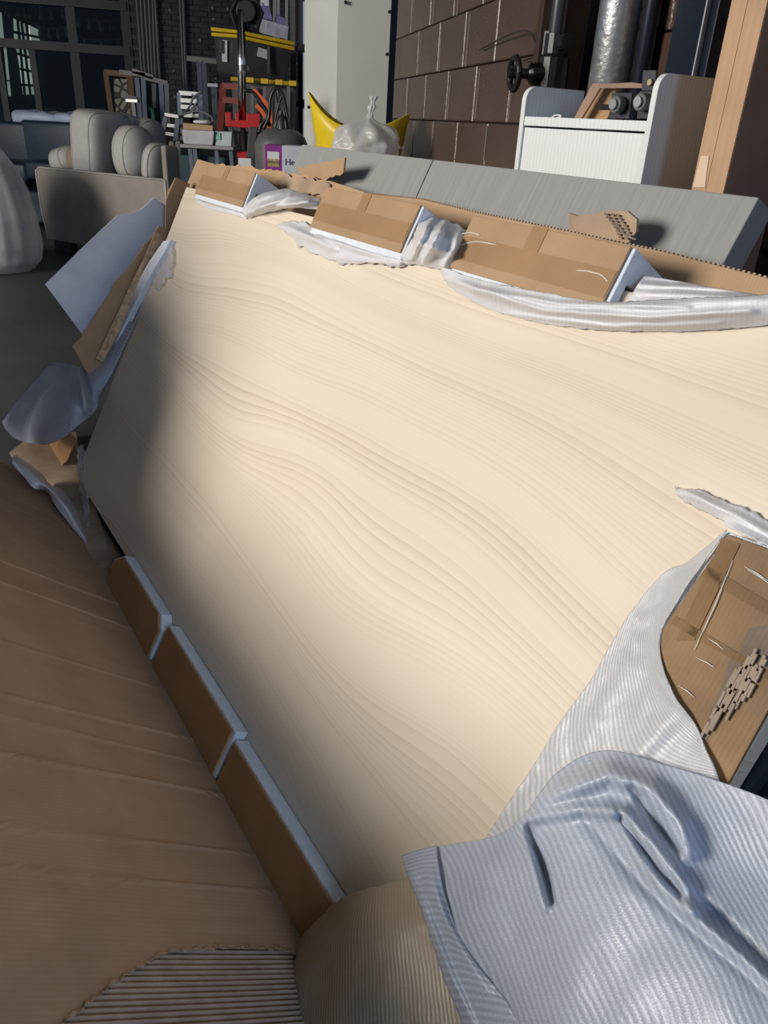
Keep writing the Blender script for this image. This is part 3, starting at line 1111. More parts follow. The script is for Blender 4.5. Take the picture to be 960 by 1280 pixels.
wrap('foam_wrap', 'pleated white wrap tucked behind nearest top protector by back wall',
     [[(806, 344, -.02), (850, 352, -.03), (900, 362, -.02), (1000, 378, -.02)],
      [(798, 356, .0), (840, 362, -.005), (900, 369, -.005), (1000, 382, -.005)],
      [(786, 376, .01), (830, 378, .02), (900, 378, .02), (1000, 380, .02)]], 60, 24, FILM,
     ridges=[([(800, 356), (960, 364)], 3, .010), ([(806, 346), (950, 356)], 3, .010), ([(796, 366), (960, 372)], 3, .008)], amp=.002, seed=8)
wrap('foam_wrap', 'short grey wrap scrap by the near right end protector',
     [[(846, 610, .003), (872, 612, .006), (905, 626, .006), (930, 636, .006), (975, 660, .006)],
      [(845, 616, .012), (870, 622, .02), (900, 640, .02), (930, 652, .02), (975, 676, .02)],
      [(850, 622, .004), (870, 634, .006), (898, 648, .01), (920, 664, .034), (975, 690, .038)]], 50, 14, FILM, edge=5, seed=9,
     ridges=[([(856, 614), (920, 644), (970, 672)], 4, .010)], amp=.003)
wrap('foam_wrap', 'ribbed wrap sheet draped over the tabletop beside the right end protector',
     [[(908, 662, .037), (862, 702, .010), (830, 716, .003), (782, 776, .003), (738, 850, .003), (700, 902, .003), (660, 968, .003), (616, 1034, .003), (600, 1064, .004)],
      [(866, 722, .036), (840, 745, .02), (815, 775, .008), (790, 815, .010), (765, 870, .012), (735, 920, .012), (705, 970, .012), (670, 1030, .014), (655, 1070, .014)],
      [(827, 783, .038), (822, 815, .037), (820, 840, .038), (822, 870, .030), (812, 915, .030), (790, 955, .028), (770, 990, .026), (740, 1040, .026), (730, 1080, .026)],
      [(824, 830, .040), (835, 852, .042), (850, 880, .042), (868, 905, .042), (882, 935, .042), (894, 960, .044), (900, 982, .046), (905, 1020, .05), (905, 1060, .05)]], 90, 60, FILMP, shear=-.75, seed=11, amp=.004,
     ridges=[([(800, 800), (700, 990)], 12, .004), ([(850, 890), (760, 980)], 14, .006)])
# big foreground sheet
R1 = [([(662, 1032), (676, 1080), (690, 1128)], 5, -.020), ([(652, 1030), (664, 1085), (680, 1135)], 6, .012),
      ([(662, 1016), (700, 990), (760, 968), (812, 985), (850, 1030), (860, 1062)], 14, .030),
      ([(664, 1024), (720, 1012), (780, 1015), (820, 1060), (858, 1110), (868, 1135)], 9, .022),
      ([(760, 1010), (800, 1070), (850, 1132), (930, 1200), (1000, 1270)], 10, .016),
      ([(790, 985), (830, 1040), (850, 1064)], 6, -.018), ([(775, 1022), (820, 1085), (850, 1120)], 5, -.014),
      ([(730, 1020), (790, 1090), (850, 1150), (960, 1240)], 9, -.010),
      ([(840, 1100), (900, 1150), (960, 1210)], 8, -.010)]
wrap('foam_wrap', 'large blue-shaded ribbed wrap sheet heaped in the near right foreground',
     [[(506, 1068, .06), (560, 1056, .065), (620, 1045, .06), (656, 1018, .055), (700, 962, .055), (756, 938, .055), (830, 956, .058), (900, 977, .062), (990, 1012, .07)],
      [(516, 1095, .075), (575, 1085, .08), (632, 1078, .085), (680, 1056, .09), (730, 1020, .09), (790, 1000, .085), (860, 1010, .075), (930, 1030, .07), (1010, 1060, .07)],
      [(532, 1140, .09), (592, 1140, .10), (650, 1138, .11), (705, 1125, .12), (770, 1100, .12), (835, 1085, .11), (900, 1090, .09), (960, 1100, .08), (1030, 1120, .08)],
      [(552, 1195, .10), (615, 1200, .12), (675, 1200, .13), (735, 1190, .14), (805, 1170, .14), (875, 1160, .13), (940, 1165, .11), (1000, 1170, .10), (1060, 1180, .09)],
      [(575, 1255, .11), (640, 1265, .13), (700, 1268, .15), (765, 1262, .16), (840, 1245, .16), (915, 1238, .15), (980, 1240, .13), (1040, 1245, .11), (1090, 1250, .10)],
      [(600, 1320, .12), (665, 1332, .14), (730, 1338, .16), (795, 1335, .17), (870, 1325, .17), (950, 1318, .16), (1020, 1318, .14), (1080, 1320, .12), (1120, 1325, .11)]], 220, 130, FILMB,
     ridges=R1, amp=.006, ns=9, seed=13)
wrap('foam_wrap', 'folded hem strip of wrap on the left border of the foreground sheet',
     [[(502, 1070, .064), (510, 1095, .078), (528, 1140, .092), (545, 1195, .104), (568, 1255, .114), (592, 1320, .124)],
      [(522, 1063, .072), (530, 1090, .088), (548, 1140, .102), (570, 1195, .114), (596, 1255, .124), (620, 1320, .134)],
      [(546, 1057, .070), (550, 1090, .086), (566, 1150, .102), (596, 1205, .118), (640, 1262, .130), (668, 1320, .140)]], 60, 16, FILMB,
     ridges=[([(512, 1080), (545, 1170), (600, 1300)], 4, .008), ([(540, 1090), (556, 1150), (610, 1240)], 4, .006)], amp=.002, seed=15)

for t_, pls in ((b3, [[(577, 292), (590, 291), (600, 294)], [(574, 307), (595, 302), (621, 306)], [(737, 340), (750, 343), (760, 352)], [(720, 338), (735, 339), (742, 341)]]),):
    for pl in pls: MB().tube(path([pp(x, y, .0262) for x, y in pl], 12), [.0002] + [.0009] * 10 + [.0002], 5).build('tape_wrinkle', SH, t_)
wrap('clear_film', 'crinkled clear film sliver on the lower left corner of tabletop',
     [[(96, 560, .002), (98, 590, .003), (103, 630, .003), (108, 662, .002)], [(104, 556, .008), (106, 590, .010), (110, 628, .008), (112, 664, .003)]], 40, 8, CLEAR, amp=.006, ns=60, seed=31, edge=3)
wrap('clear_film', 'crinkled clear film bit at the left edge below the top corner',
     [[(204, 300, .003), (200, 330, .003), (190, 356, .002)], [(216, 310, .012), (214, 336, .010), (198, 364, .003)]], 30, 12, CLEAR, amp=.008, ns=60, seed=33, edge=4)

# left loose sheet and twisted scrap
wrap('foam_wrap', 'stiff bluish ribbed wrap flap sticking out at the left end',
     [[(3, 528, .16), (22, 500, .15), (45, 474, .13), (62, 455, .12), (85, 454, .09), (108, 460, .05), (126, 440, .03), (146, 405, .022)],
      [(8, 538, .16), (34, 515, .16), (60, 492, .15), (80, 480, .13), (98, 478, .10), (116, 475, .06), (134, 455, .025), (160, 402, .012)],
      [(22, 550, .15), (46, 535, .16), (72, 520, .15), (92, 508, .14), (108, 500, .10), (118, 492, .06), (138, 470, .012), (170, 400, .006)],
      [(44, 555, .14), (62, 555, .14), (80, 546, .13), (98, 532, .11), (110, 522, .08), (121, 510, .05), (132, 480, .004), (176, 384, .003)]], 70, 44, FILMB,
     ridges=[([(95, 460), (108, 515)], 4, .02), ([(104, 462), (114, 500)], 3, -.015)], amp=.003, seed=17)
wrap('foam_wrap', 'twisted white wrap scrap lying along the carton fold',
     [[(18, 568, .03), (28, 574, .02), (50, 590, .02), (62, 606, .015), (78, 612, .02), (100, 640, .01), (110, 676, .0)],
      [(15, 576, .05), (26, 584, .04), (44, 600, .04), (60, 610, .04), (72, 622, .04), (90, 645, .03), (108, 678, .01)],
      [(14, 582, .03), (24, 590, .03), (42, 610, .02), (58, 614, .02), (68, 630, .02), (84, 652, .01), (106, 680, .0)]], 60, 14, FILM,
     ridges=[([(20, 574), (50, 600), (62, 610)], 3, .012), ([(66, 612), (88, 640)], 4, .01)], amp=.005, seed=19, proj=fp)
# beige ribbed liner in the foreground
o = sheet('liner_sheet', [[(375, 1176, .045), (398, 1150, .045), (422, 1128, .045), (450, 1114, .05), (490, 1104, .055), (540, 1092, .05), (600, 1080, .045)],
                   [(352, 1220, .07), (378, 1200, .08), (405, 1180, .085), (440, 1165, .09), (490, 1155, .09), (545, 1150, .08), (610, 1145, .07)],
                   [(338, 1262, .09), (366, 1255, .105), (400, 1245, .11), (440, 1235, .115), (495, 1228, .11), (555, 1224, .10), (620, 1220, .085)],
                   [(318, 1330, .11), (352, 1335, .13), (395, 1335, .14), (440, 1335, .14), (500, 1332, .13), (565, 1330, .12), (640, 1330, .10)]], 70, 60,
          None, amp=.002, seed=21, edge=3, solid=.003)
LIN = film('beige_liner', (0.56, 0.46, 0.34), alpha=1.0, ribs=150, trans=0.0, strength=0.5)
o.data.materials.append(LIN)
tag(o, 'torn rounded beige ribbed board in the bottom foreground', 'cardboard')

# white leaning sheet left of the tabletop
Ml = frame(A + U * -.16, E, N, E.cross(N))
poly = []
for (x, y) in [(56, 355), (100, 312), (146, 269), (160, 267), (175, 262), (192, 247), (206, 256), (212, 300), (180, 350), (140, 400), (108, 425)]:
    q = Ml.inverted() @ up_(x, y, -.16)
    poly.append((q.x, q.y))
o = MB().prism(poly, 0, .006, Ml).build('end_lining', simple('white_board', (.74, .79, .88), .5), carton, M=Ml)
o['label'] = 'white faced board flap at the left end'
# brown bits around the fold on the left
MFb = Matrix.Translation((0, 0, .018))
MB().prism([tuple(flr0(x, y, .02)) for x, y in [(12, 566), (30, 552), (62, 544), (95, 540), (104, 590), (125, 650), (142, 712), (100, 700), (60, 640), (30, 600)]], 0, .004, MFb).build('end_bottom_flap', KRD, carton, M=MFb)
ppoly('corner_scrap', [(20, 560), (50, 548), (86, 540), (95, 548), (84, 575), (72, 590), (50, 580), (30, 566)], -.02, .004, KDK, carton, (0, 4, 5), .01, 5)
# ---------------- grey slabs leaning behind
gtilt = R_(27)
GE = (G * -sin(gtilt) * 1.0 + UP * cos(gtilt)).normalized()   # leans back away from the carton
bG = .69
z_g = gub(660, 213, .69)[1]
def gslab(u0, u1, label, wdt=.62, thk=.05):
    P = GF @ V((u0, bG, z_g))
    M = frame(P, U, GE, U.cross(GE))
    lab_m = grey_wood()
    o = MB().box(((u1 - u0) / 2, -wdt / 2, -thk / 2), (u1 - u0, wdt, thk), M).build('grey_board', lab_m, M=M, bevel=.002)
    return tag(o, label, 'board', 'grey boards behind the carton')


def grey_wood():
    if 'grey_wood' in MATS: return MATS['grey_wood']
    m, nt, p = nodes('grey_wood')
    tc = nd(nt, 'ShaderNodeTexCoord')
    mp = nd(nt, 'ShaderNodeMapping')
    mp.inputs['Scale'].default_value = (150, 6, 30)
    nt.links.new(tc.outputs['Object'], mp.inputs[0])
    n = nd(nt, 'ShaderNodeTexNoise'); n.inputs['Scale'].default_value = 1; n.inputs['Detail'].default_value = 6
    nt.links.new(mp.outputs[0], n.inputs[0])
    r = ramp(nt, n.outputs['Fac'], [(0.2, (.265, .275, .27)), (0.8, (.35, .36, .35))])
    nt.links.new(r.outputs[0], p.inputs['Base Color'])
    p.inputs['Roughness'].default_value = .55
    MATS['grey_wood'] = m
    return m


u_l = gub(378, 176, bG)[0]; u_m = gub(541, 205, bG)[0]; u_r = gub(948, 250, bG)[0]
gslab(u_l, u_m - .002, 'shorter far grey wood grain board leaning behind the carton')
gslab(u_m + .002, u_r, 'long near grey wood grain board leaning behind the carton, dark end showing')
# torn cardboard pieces stuck up before the grey boards
def scrap(name, pts, b, label, torn_, seed, mat=KRD):
    o = gpanel(name, pts, b, .005, mat, None, torn_, .008, seed)
    return tag(o, label, 'cardboard')


scrap('cardboard_scrap', [(372, 210), (384, 206), (400, 204), (431, 197), (429, 216), (404, 226), (392, 222), (376, 220)], .60, 'torn tan cardboard tongue sticking up before the far grey board', (0, 4, 5), 1, KRS)
scr = scrap('cardboard_scrap', [(711, 266), (722, 270), (745, 266), (765, 263), (784, 264), (796, 274), (795, 290), (785, 304), (770, 305), (712, 288)], .60, 'torn brown cardboard scrap with bare flutes before near grey board', (3, 4, 5, 6, 7), 2)
mb = MB()
for k in range(8):
    for m_ in range(3):
        x0 = 756 + k * 2.6 + m_ * 1.5 + rr_.uniform(-2, 2); y0 = 267 + k * 4.2 + m_ * .8
        mb.sqbar(gp(x0 + m_ * 6, y0, .596), gp(x0 + m_ * 6 + 4.5, y0 + 1.2, .596), .0028, .002, UP)
mb.build('bare_flute', DARKT, scr)

# ---------------- white cabinet
b0, b1 = .92, 1.106
uL = gub(652, 150, b0)[0]; uR = gub(812, 150, b0)[0]
zt = gub(833, 90, b0)[1]; ztl = gub(660, 107, b0)[1]
zs1 = gub(700, 147, b0)[1]; zs0 = gub(700, 159, b0)[1]
cab = thing('hutch_cabinet', 'white ribbed hutch cabinet with rounded side panels against brown wall', 'cabinet', GF @ V(((uL + uR) / 2, (b0 + b1) / 2, 0)))


def ribbed(name, col):
    if name in MATS: return MATS[name]
    m, nt, p = nodes(name)
    tc = nd(nt, 'ShaderNodeTexCoord')
    wv = nd(nt, 'ShaderNodeTexWave', wave_type='BANDS', bands_direction='X')
    wv.inputs['Scale'].default_value = 28; wv.inputs['Distortion'].default_value = 3; wv.inputs['Detail'].default_value = 3; wv.inputs['Detail Scale'].default_value = 2
    nt.links.new(tc.outputs['Object'], wv.inputs['Vector'])
    r = ramp(nt, wv.outputs['Fac'], [(0, tuple(c * .92 for c in col)), (.5, col)])
    nt.links.new(r.outputs[0], p.inputs['Base Color'])
    p.inputs['Roughness'].default_value = .4
    b = nd(nt, 'ShaderNodeBump'); b.inputs['Strength'].default_value = .12; b.inputs['Distance'].default_value = .0006
    nt.links.new(wv.outputs['Fac'], b.inputs['Height']); nt.links.new(b.outputs[0], p.inputs['Normal'])
    MATS[name] = m
    return m


CW = ribbed('white_ribbed_panel', (.80, .84, .84))


def side(u0, zt_, name='side_panel'):
    M = frame(GF @ V((u0, 0, 0)), -G, UP, (-G).cross(UP))
    pl = [(b0, 0), (b1, 0), (b1, zt_)] + [(b0 + .03 - .03 * sin(a), zt_ - .03 + .03 * cos(a)) for a in [i * pi / 12 for i in range(7)]]
    sgn = 1 if M.col[2].to_3d().dot(U) > 0 else -1
    return MB().prism(pl, -.007, .007, M).build(name, CW, cab, M=M, bevel=.001)


side(uL, ztl); side(uR, zt)
bx = lambda u0, u1, ba, bb, z0, z1: MB().box(((u0 + u1) / 2, (ba + bb) / 2, (z0 + z1) / 2), (u1 - u0, bb - ba, z1 - z0), GF)
bx(uL + .008, uR - .008, b0 + .002, b1, zs0, zs1).build('shelf', CW, cab, M=GF.copy(), bevel=.001)
bx(uL + .010, uR - .010, b0 + .004, b0 + .018, .55, zs0 - .004).build('drawer_front', CW, cab, M=GF.copy(), bevel=.001)
bx(uL + .010, uR - .010, b0 + .004, b0 + .018, .06, .545).build('door', CW, cab, M=GF.copy(), bevel=.001)
bx(uL + .008, uR - .008, b1 - .008, b1 - .002, .05, zs0 - .001).build('back_panel', CW, cab, M=GF.copy())
bx(uL + .008, uR - .008, b0 + .02, b1 - .01, .0, .05).build('plinth', CW, cab, M=GF.copy())
# things on the shelf
bb_ = .99
zsh = zs1 + .001
o = gpanel('cardboard_offcut', [(718, 147), (741, 104), (752, 105), (790, 103), (804, 105), (803, 110), (750, 110), (726, 149)], bb_, .006, cardboard('brown_and_shaded_board', (0.36, 0.235, 0.17), axis='X', flute=60, strength=.1), None)
tag(o, 'bent brown cardboard offcut standing on the white cabinet shelf', 'cardboard')
o = gpanel('cardboard_offcut', [(726, 150), (750, 110), (770, 108), (768, 128), (758, 150)], bb_ + .03, .004, KRT, None)
tag(o, 'darker cardboard offcut leaning behind the bent one on the shelf', 'cardboard')
PLT = simple('dark_plate', (.05, .05, .06), .35, .7)
for k, (x0, y0, x1, y1, cx_, cy_, r, lab) in enumerate([(765, 116, 790, 148, 776, 131, .017, 'dark square plate bracket with round roller, left one on the shelf'), (800, 114, 814, 148, 807, 128, .017, 'dark plate bracket with roller beside cabinet right side')]):
    t = thing('roller_bracket', lab, 'bracket', gp((x0 + x1) / 2, 149, bb_ - .02))
    gpanel('plate', [(x0, y0), (x1, y0), (x1 - 4, y1), (x0 - 4, y1)], bb_ - .01, .006, PLT, t)
    c = gp(cx_, cy_, bb_ - .012)
    MB().tube([c, c + G * .02], r, 20).build('roller', simple('grey_rubber', (.10, .11, .12), .4), t, smooth=False, bevel=.002)
    MB().tube([c + G * .018, c + G * .026], r * .6, 16).build('hub', simple('steel_hub', (.35, .36, .38), .3, .8), t)
t = thing('corner_bracket', 'dark plate with one screw above the roller at shelf right', 'bracket', gp(809, 112, .985))
gpanel('plate', [(804, 88), (820, 88), (818, 113), (802, 113)], .985, .006, PLT, t)
c = gp(814, 103, .984); MB().tube([c, c + G * .006], .006, 12).build('screw', simple('brass_screw', (.4, .33, .2), .3, .9), t)
c = gp(752, 134, bb_ - .03)
o = MB().tube([c, gp(764, 134, bb_ - .03)], .006, 10).build('threaded_bolt', PLT); tag(o, 'short dark bolt poking out beside the left roller', 'bolt')
o = MB().tube(path([gp(688, 149, b0 + .02), gp(694, 144, b0 + .02), gp(702, 145, b0 + .02), gp(694, 149, b0 + .02), gp(710, 148, b0 + .02)], 16), .0016, 6).build('string_scrap', WHITE)
tag(o, 'curl of white string on the cabinet shelf edge', 'string')

# tall carton at right
u0 = gub(915, 0, .93)[0]; u1 = gub(958, 7, .93)[0]; uc = gub(935, 0, .93)[0]
t = thing('tall_carton', 'tall narrow tan carton standing right of the white cabinet', 'carton', GF @ V(((u0 + u1) / 2, 1.0, 0)))
KTAN = cardboard('tan_board', (0.54, 0.35, 0.215), axis='X', flute=60, strength=.1)
KBR = cardboard('brown_and_shaded_board', (0.30, 0.19, 0.14), axis='X', flute=60, strength=.1)
bx(u0, uc - .0006, .93, .938, .0, 2.3).build('front_panel', KTAN, t, M=GF.copy())
bx(uc + .0006, u1, .93, .938, .0, 2.3).build('front_panel', KTAN, t, M=GF.copy())
bx(u0, u1 - .004, .94, 1.085, .0, 2.3).build('side_panel', KTAN, t, M=GF.copy())
bx(u1 - .003, u1 + .001, .932, 1.09, .0, 2.3).build('side_panel', KBR, t, M=GF.copy())  # carton's right face, its shade put into a darker board colour
gpanel('tape_remnant', [(876, 195), (886, 195), (881, 234), (866, 234)], .9285, .001, simple('pale_tape', (.7, .52, .36), .5), t)

# ---------------- pipes and steel at the block wall
NAVY = simple('navy_black_steel', (.012, .017, .03), .3, .2)


def wtube(name, x, y, off, r, label, cat, mat, z0=0.0, z1=3.6, n=20):
    s, _ = wsz(x, y, off)
    a = WF @ V((s, z0, off)); b = WF @ V((s, z1, off))
    o = MB().tube([a, b], r, n).build(name, mat, smooth=True)
    return tag(o, label, cat)


def wbox(x0, x1, y, off, dp, mat, name, parent=None, z0=0, z1=3.6):
    sa, _ = wsz(x0, y, off); sb, _ = wsz(x1, y, off)
    return MB().box(((sa + sb) / 2, (z0 + z1) / 2, off), (abs(sa - sb), z1 - z0, dp), WF).build(name, mat, parent, bevel=.002)


SILV = simple('silver_jacket', (.62, .64, .66), .32, .9, noise_s=60, amt=.15, bump=.45, bump_s=55)
wtube('drain_pipe', 771, 60, .09, .060, 'fat silver jacketed drain pipe on the brown wall', 'pipe', SILV, n=32)
wtube('thin_pipe', 811, 40, .05, .022, 'thin black pipe just right of silver drain pipe', 'pipe', NAVY)
wtube('sprinkler_pipe', 681, 40, .14, .022, 'left grey riser pipe behind the valve wheel', 'pipe', STEEL)
wtube('sprinkler_pipe', 696, 40, .14, .024, 'right dark riser pipe joined to the valve', 'pipe', simple('dark_pipe', (.09, .1, .11), .3, .6))
t = thing('steel_column', 'black navy steel channel between the riser pipes and drain pipe', 'steel column', WF @ V((wsz(720, 40, .05)[0], 0, .05)))
wbox(704, 710, 40, .10, .17, simple('brown_flange', (.06, .04, .035), .3), 'flange', t)
wbox(711, 738, 40, .03, .03, NAVY, 'web', t)
t = thing('steel_column', 'navy steel column right of the drain pipe with pale cable line', 'steel column', WF @ V((wsz(870, 40, .04)[0], 0, .04)))
wbox(852, 905, 40, .04, .05, NAVY, 'web', t)
wbox(877, 879, 40, .075, .01, STEEL, 'edge_trim', t)
# valve with hand wheel
vc = wl(691, 92, .14)
t = thing('valve', 'black gate valve with hand wheel on the riser pipes', 'valve', vc)
VB = simple('valve_black', (.02, .02, .022), .4, .3)
wc = onplane(643, 92, vc, W)
ax = (vc - wc).normalized()
e1 = ax.cross(UP).normalized(); e2 = ax.cross(e1)
# wheel faces along the stem
ring = [wc + (e1 * cos(a) + e2 * sin(a)) * .042 for a in [2 * pi * i / 20 for i in range(21)]]
wh = MB().tube(ring, .009, 7, cap=False)
for k in range(5):
    a = 2 * pi * k / 5
    wh.tube([wc, wc + (e1 * cos(a) + e2 * sin(a)) * .042], .006, 6)
wh.build('hand_wheel', VB, t, smooth=True)
MB().tube([wc - ax * .02, wc, wc + ax * .04, wc + ax * .05, wc + ax * .09, wc + ax * .1, vc], [.012, .014, .014, .028, .028, .02, .02], 12).build('stem', VB, t)
MB().tube([vc - UP * .10, vc - UP * .05, vc - UP * .04, vc + UP * .04, vc + UP * .05, vc + UP * .10], [.035, .035, .045, .045, .035, .035], 14).build('valve_body', VB, t)
c2 = wl(690, 55, .14)
MB().tube([c2 - W * .12, c2 + W * .06], .02, 10).tube([c2 - UP * .03, c2 + UP * .03], .036, 12).build('clamp', VB, t)
MB().tube(path([wl(600, 62, .03), wl(640, 42, .05), wl(662, 40, .08), wl(672, 60, .12)], 20), .003, 5).build('chain', VB, t)
MB().tube(path([wl(655, 76, .03), wl(668, 72, .08), wl(682, 80, .12)], 10), .003, 5).build('chain', VB, t)

# ---------------- white column
c0 = aty(382, 60, 6.2); c1 = aty(421, 60, 6.2); c2 = aty(487, 60, 6.25)
d = (c2 - c1); d.z = 0; wdt = d.length
xd = d.normalized()
yd = V((-xd.y, xd.x, 0))
# left face recedes to the rear left
col = thing('column', 'off white boxed column standing at the end of the brown wall', 'column', V(((c1.x + c2.x) / 2, 6.4, 0)))
M = frame(V((c1.x, c1.y, 0)), xd, yd, UP)
wleft = (c1 - c0).x
px_ = -wleft * 1.0
poly = [(0, 0), (wdt, 0), (wdt - .02, .45), (px_ - .0, .35)]
CM = simple('offwhite_metal', (.70, .72, .67), .5, noise_s=3, amt=.05)
MB().prism(poly, 0, 4.9, M).build('shaft', CM, col, M=M, bevel=.004)
mb = MB()
for (x, y) in [(484, 68), (487, 15), (432, 3), (386, 134)]:
    p = aty(x, y, 6.195)
    mb.tube([p, p - yd * .012], .012, 8)
mb.build('screw', BLACK, col)
gapm = struct(MB().box((0, 0, 2.5), (.5, .1, 5), Matrix.Translation((aty(498, 60, 6.6).x + .02, 6.6, 0))).build('gap_shade', BLACK), 'black strip for the shaded gap between the column and block wall')  # black slab standing in for the dark of the gap

# ---------------- yellow tub with bag
sup = thing('storage_table', 'low white table hidden behind the grey boards carrying the yellow tub', 'table', V((-.33, 4.7, 0)))
MB().box((-.33, 4.7, .90), (.60, .5, .04)).build('table_top', WHITE, sup)
for i in (-1, 1):
    for j in (-1, 1):
        MB().box((-.33 + i * .26, 4.7 + j * .21, .44), (.04, .04, .88)).build('leg', STEEL, sup)
YEL = simple('yellow_rubber', (.80, .58, .012), .4, noise_s=4, amt=.06)
tub = thing('flexible_tub', 'yellow flexible tub with high pulled up rims beside the white column', 'tub', V((-.27, 4.7, .92)))
vs = []; nseg = 48
prof = [(.19, 0), (.205, .05), (.21, .10), (.212, .12), (.216, .16), (.22, .18), (.228, .24), (.236, .30)]
mb = MB()
tc_ = V((aty(449, 150, 4.7).x, 4.7, .92))
for (r, z) in prof:
    for j in range(nseg):
        a = 2 * pi * j / nseg
        hi = 0.30 * (z / .30)
        # rim is pulled up at both sides into handles
        top_ = .28 + .085 * abs(cos(a)) ** 2.2 + (.075 if cos(a) < 0 else 0) * abs(cos(a)) ** 3
        rr = r + .003 * sin(z * 180)
        mb.v.append(tc_ + V((rr * 1.02 * cos(a) * (1 + .15 * (z / .3) * abs(cos(a))), rr * .85 * sin(a), z / .30 * top_)))
for i in range(len(prof) - 1):
    for j in range(nseg):
        mb.f.append((i * nseg + j, i * nseg + (j + 1) % nseg, (i + 1) * nseg + (j + 1) % nseg, (i + 1) * nseg + j))
mb.f.append(tuple(range(nseg)))
mb.build('tub_body', YEL, tub, smooth=True, solid=.006, recalc=True)
mb = MB()
for zz in (.06, .10, .14, .18):
    k = zz / .30
    mb.tube([tc_ + V(((.185 + .05 * k) * 1.02 * cos(a) * (1 + .15 * k * abs(cos(a))), -abs((.19 + .05 * k) * .85 * sin(a)) - .004, zz)) for a in [pi * i / 24 for i in range(25)]], .005, 6)
mb.build('moulded_rib', YEL, tub, smooth=True)
# white plastic bag, knotted, stuffed in the tub
BAGM = film('white_bag', (.86, .87, .90), alpha=.88, ribs=15, strength=.7, trans=.3)
bc = aty(464, 176, 4.42)
bag = MB()
nn = 64; mm = 40
for i in range(mm + 1):
    t_ = i / mm
    z = -.095 + t_ * .30
    if t_ < .55: r = .125 * math.sqrt(max(0, 1 - ((t_ - .25) / .36) ** 2)) ** .8 + .01
    else: r = .016 + .07 * max(0, (.68 - t_) / .13) ** 1.4 if t_ < .68 else .016 + .006 * sin(t_ * 40)
    if t_ < .55: r = max(r, .05)
    for j in range(nn):
        a = 2 * pi * j / nn
        rr = r * (1 + .10 * sin(7 * a + t_ * 9) * (t_ > .2) + .16 * noise.noise(V((cos(a) * 2.2, sin(a) * 2.2, t_ * 5))) + .07 * noise.noise(V((cos(a) * 6, sin(a) * 6, t_ * 12))))
        bag.v.append(bc + V((rr * cos(a) * (1.25 if t_ < .6 else 1) - .03 + .02 * t_ + (.04 * (t_ - .6) if t_ > .6 else 0), rr * sin(a) * .8, z)))
for i in range(mm):
    for j in range(nn):
        bag.f.append((i * nn + j, i * nn + (j + 1) % nn, (i + 1) * nn + (j + 1) % nn, (i + 1) * nn + j))
bag.f.append(tuple(range(nn))); bag.f.append(tuple(mm * nn + j for j in range(nn)))
bag.uv = [(q.x, q.z) for q in bag.v]
o = bag.build('plastic_bag', BAGM, smooth=True)
tag(o, 'knotted white plastic bag resting against the yellow tub', 'plastic bag')


# ================================================================== FURNITURE AND CLUTTER BEHIND
def flr(x, y, z=0.0):
    r = ray(x, y); return CAM + r * ((z - H) / r.z)


def P3(x, y, Y): return aty(x, y, Y)


def hexpx(nb, lb, rb, nt_, lt, rt):
    """box from pixel corners with depths: near, left, right at the bottom and at the top"""
    a, b, c = (aty(*q) for q in (nb, lb, rb)); d = b + c - a
    e, f, g = (aty(*q) for q in (nt_, lt, rt)); h = f + g - e
    return MB().hex([a, c, b, d, e, g, f, h])


def drop(mb_hex, z):      # move bottom corners down to height z
    for q in mb_hex.v[:4]: q.z = z
    return mb_hex


def bar(mb, x0, y0, x1, y1, Y, w_, d_=None, Y2=None):
    return mb.sqbar(aty(x0, y0, Y), aty(x1, y1, Y2 or Y), w_, d_ or w_, V((1, 0, 0)))


# ---- loveseat
FAB = simple('taupe_velvet', (.34, .31, .275), .8, noise_s=5, amt=.1, bump=.2, bump_s=150)
FABL = simple('light_grey_linen', (.56, .55, .53), .85, noise_s=30, amt=.06, bump=.3, bump_s=200)
PIP = simple('pale_piping', (.52, .50, .48), .7)
Xl = V((.891, -.454, 0)); Yl = V((.454, .891, 0))
p0 = flr(60, 313)
SF = frame(p0, Xl, Yl, UP)


def spx(x, y, off=0.0):
    q = SF.inverted() @ onplane(x, y, p0 + Yl * off, Yl)
    return q.x, q.z


sofa = thing('loveseat', 'grey fabric loveseat seen from its side behind the white board', 'sofa', p0 + Xl * .45 + Yl * .7)
wS = spx(206, 226)[0]
prof = [spx(*q) for q in [(62, 306), (52, 262), (46, 222), (45, 213), (49, 209), (206, 225)]] + [(wS, .10)]
prof2 = [(x, max(z, .10)) for x, z in prof]
Mx = SF @ Matrix(((1, 0, 0, 0), (0, 0, 1, 0), (0, 1, 0, 0), (0, 0, 0, 1)))
MB().prism(prof2, 0, .14, Mx).build('armrest', FAB, sofa, M=SF.copy(), bevel=.012, seg=3)
MB().prism(prof2, 1.35, 1.49, Mx).build('armrest', FAB, sofa, M=SF.copy(), bevel=.012, seg=3)
mbp = MB()
edge_ = [SF @ V((x, -.002, z)) for x, z in prof2[:-1]]
mbp.tube(edge_, .008, 6)
mbp.tube([SF @ V((wS + .004, -.002, prof2[-2][1])), SF @ V((wS + .004, -.002, .12))], .010, 6)
mbp.build('piping', PIP, sofa, smooth=True)
hb = spx(205, 182)[1]
MB().box((wS + .0, .745, hb / 2 + .05), (.05, 1.48, hb - .1), SF).build('back_frame', FAB, sofa, M=SF.copy(), bevel=.01)
MB().box((.40, .745, .25), (.74, 1.20, .26), SF).build('seat_base', FAB, sofa, M=SF.copy(), bevel=.02)
MB().box((.36, .745, .42), (.68, 1.18, .12), SF).build('seat_cushion', FAB, sofa, M=SF.copy(), bevel=.03, seg=3)
for (x, y) in ((.18, .06), (.18, 1.42), (wS - .08, .06), (wS - .08, 1.42)):
    MB().box((x, y, .05), (.22, .07, .10), SF).build('leg', BLACK, sofa, M=SF.copy())


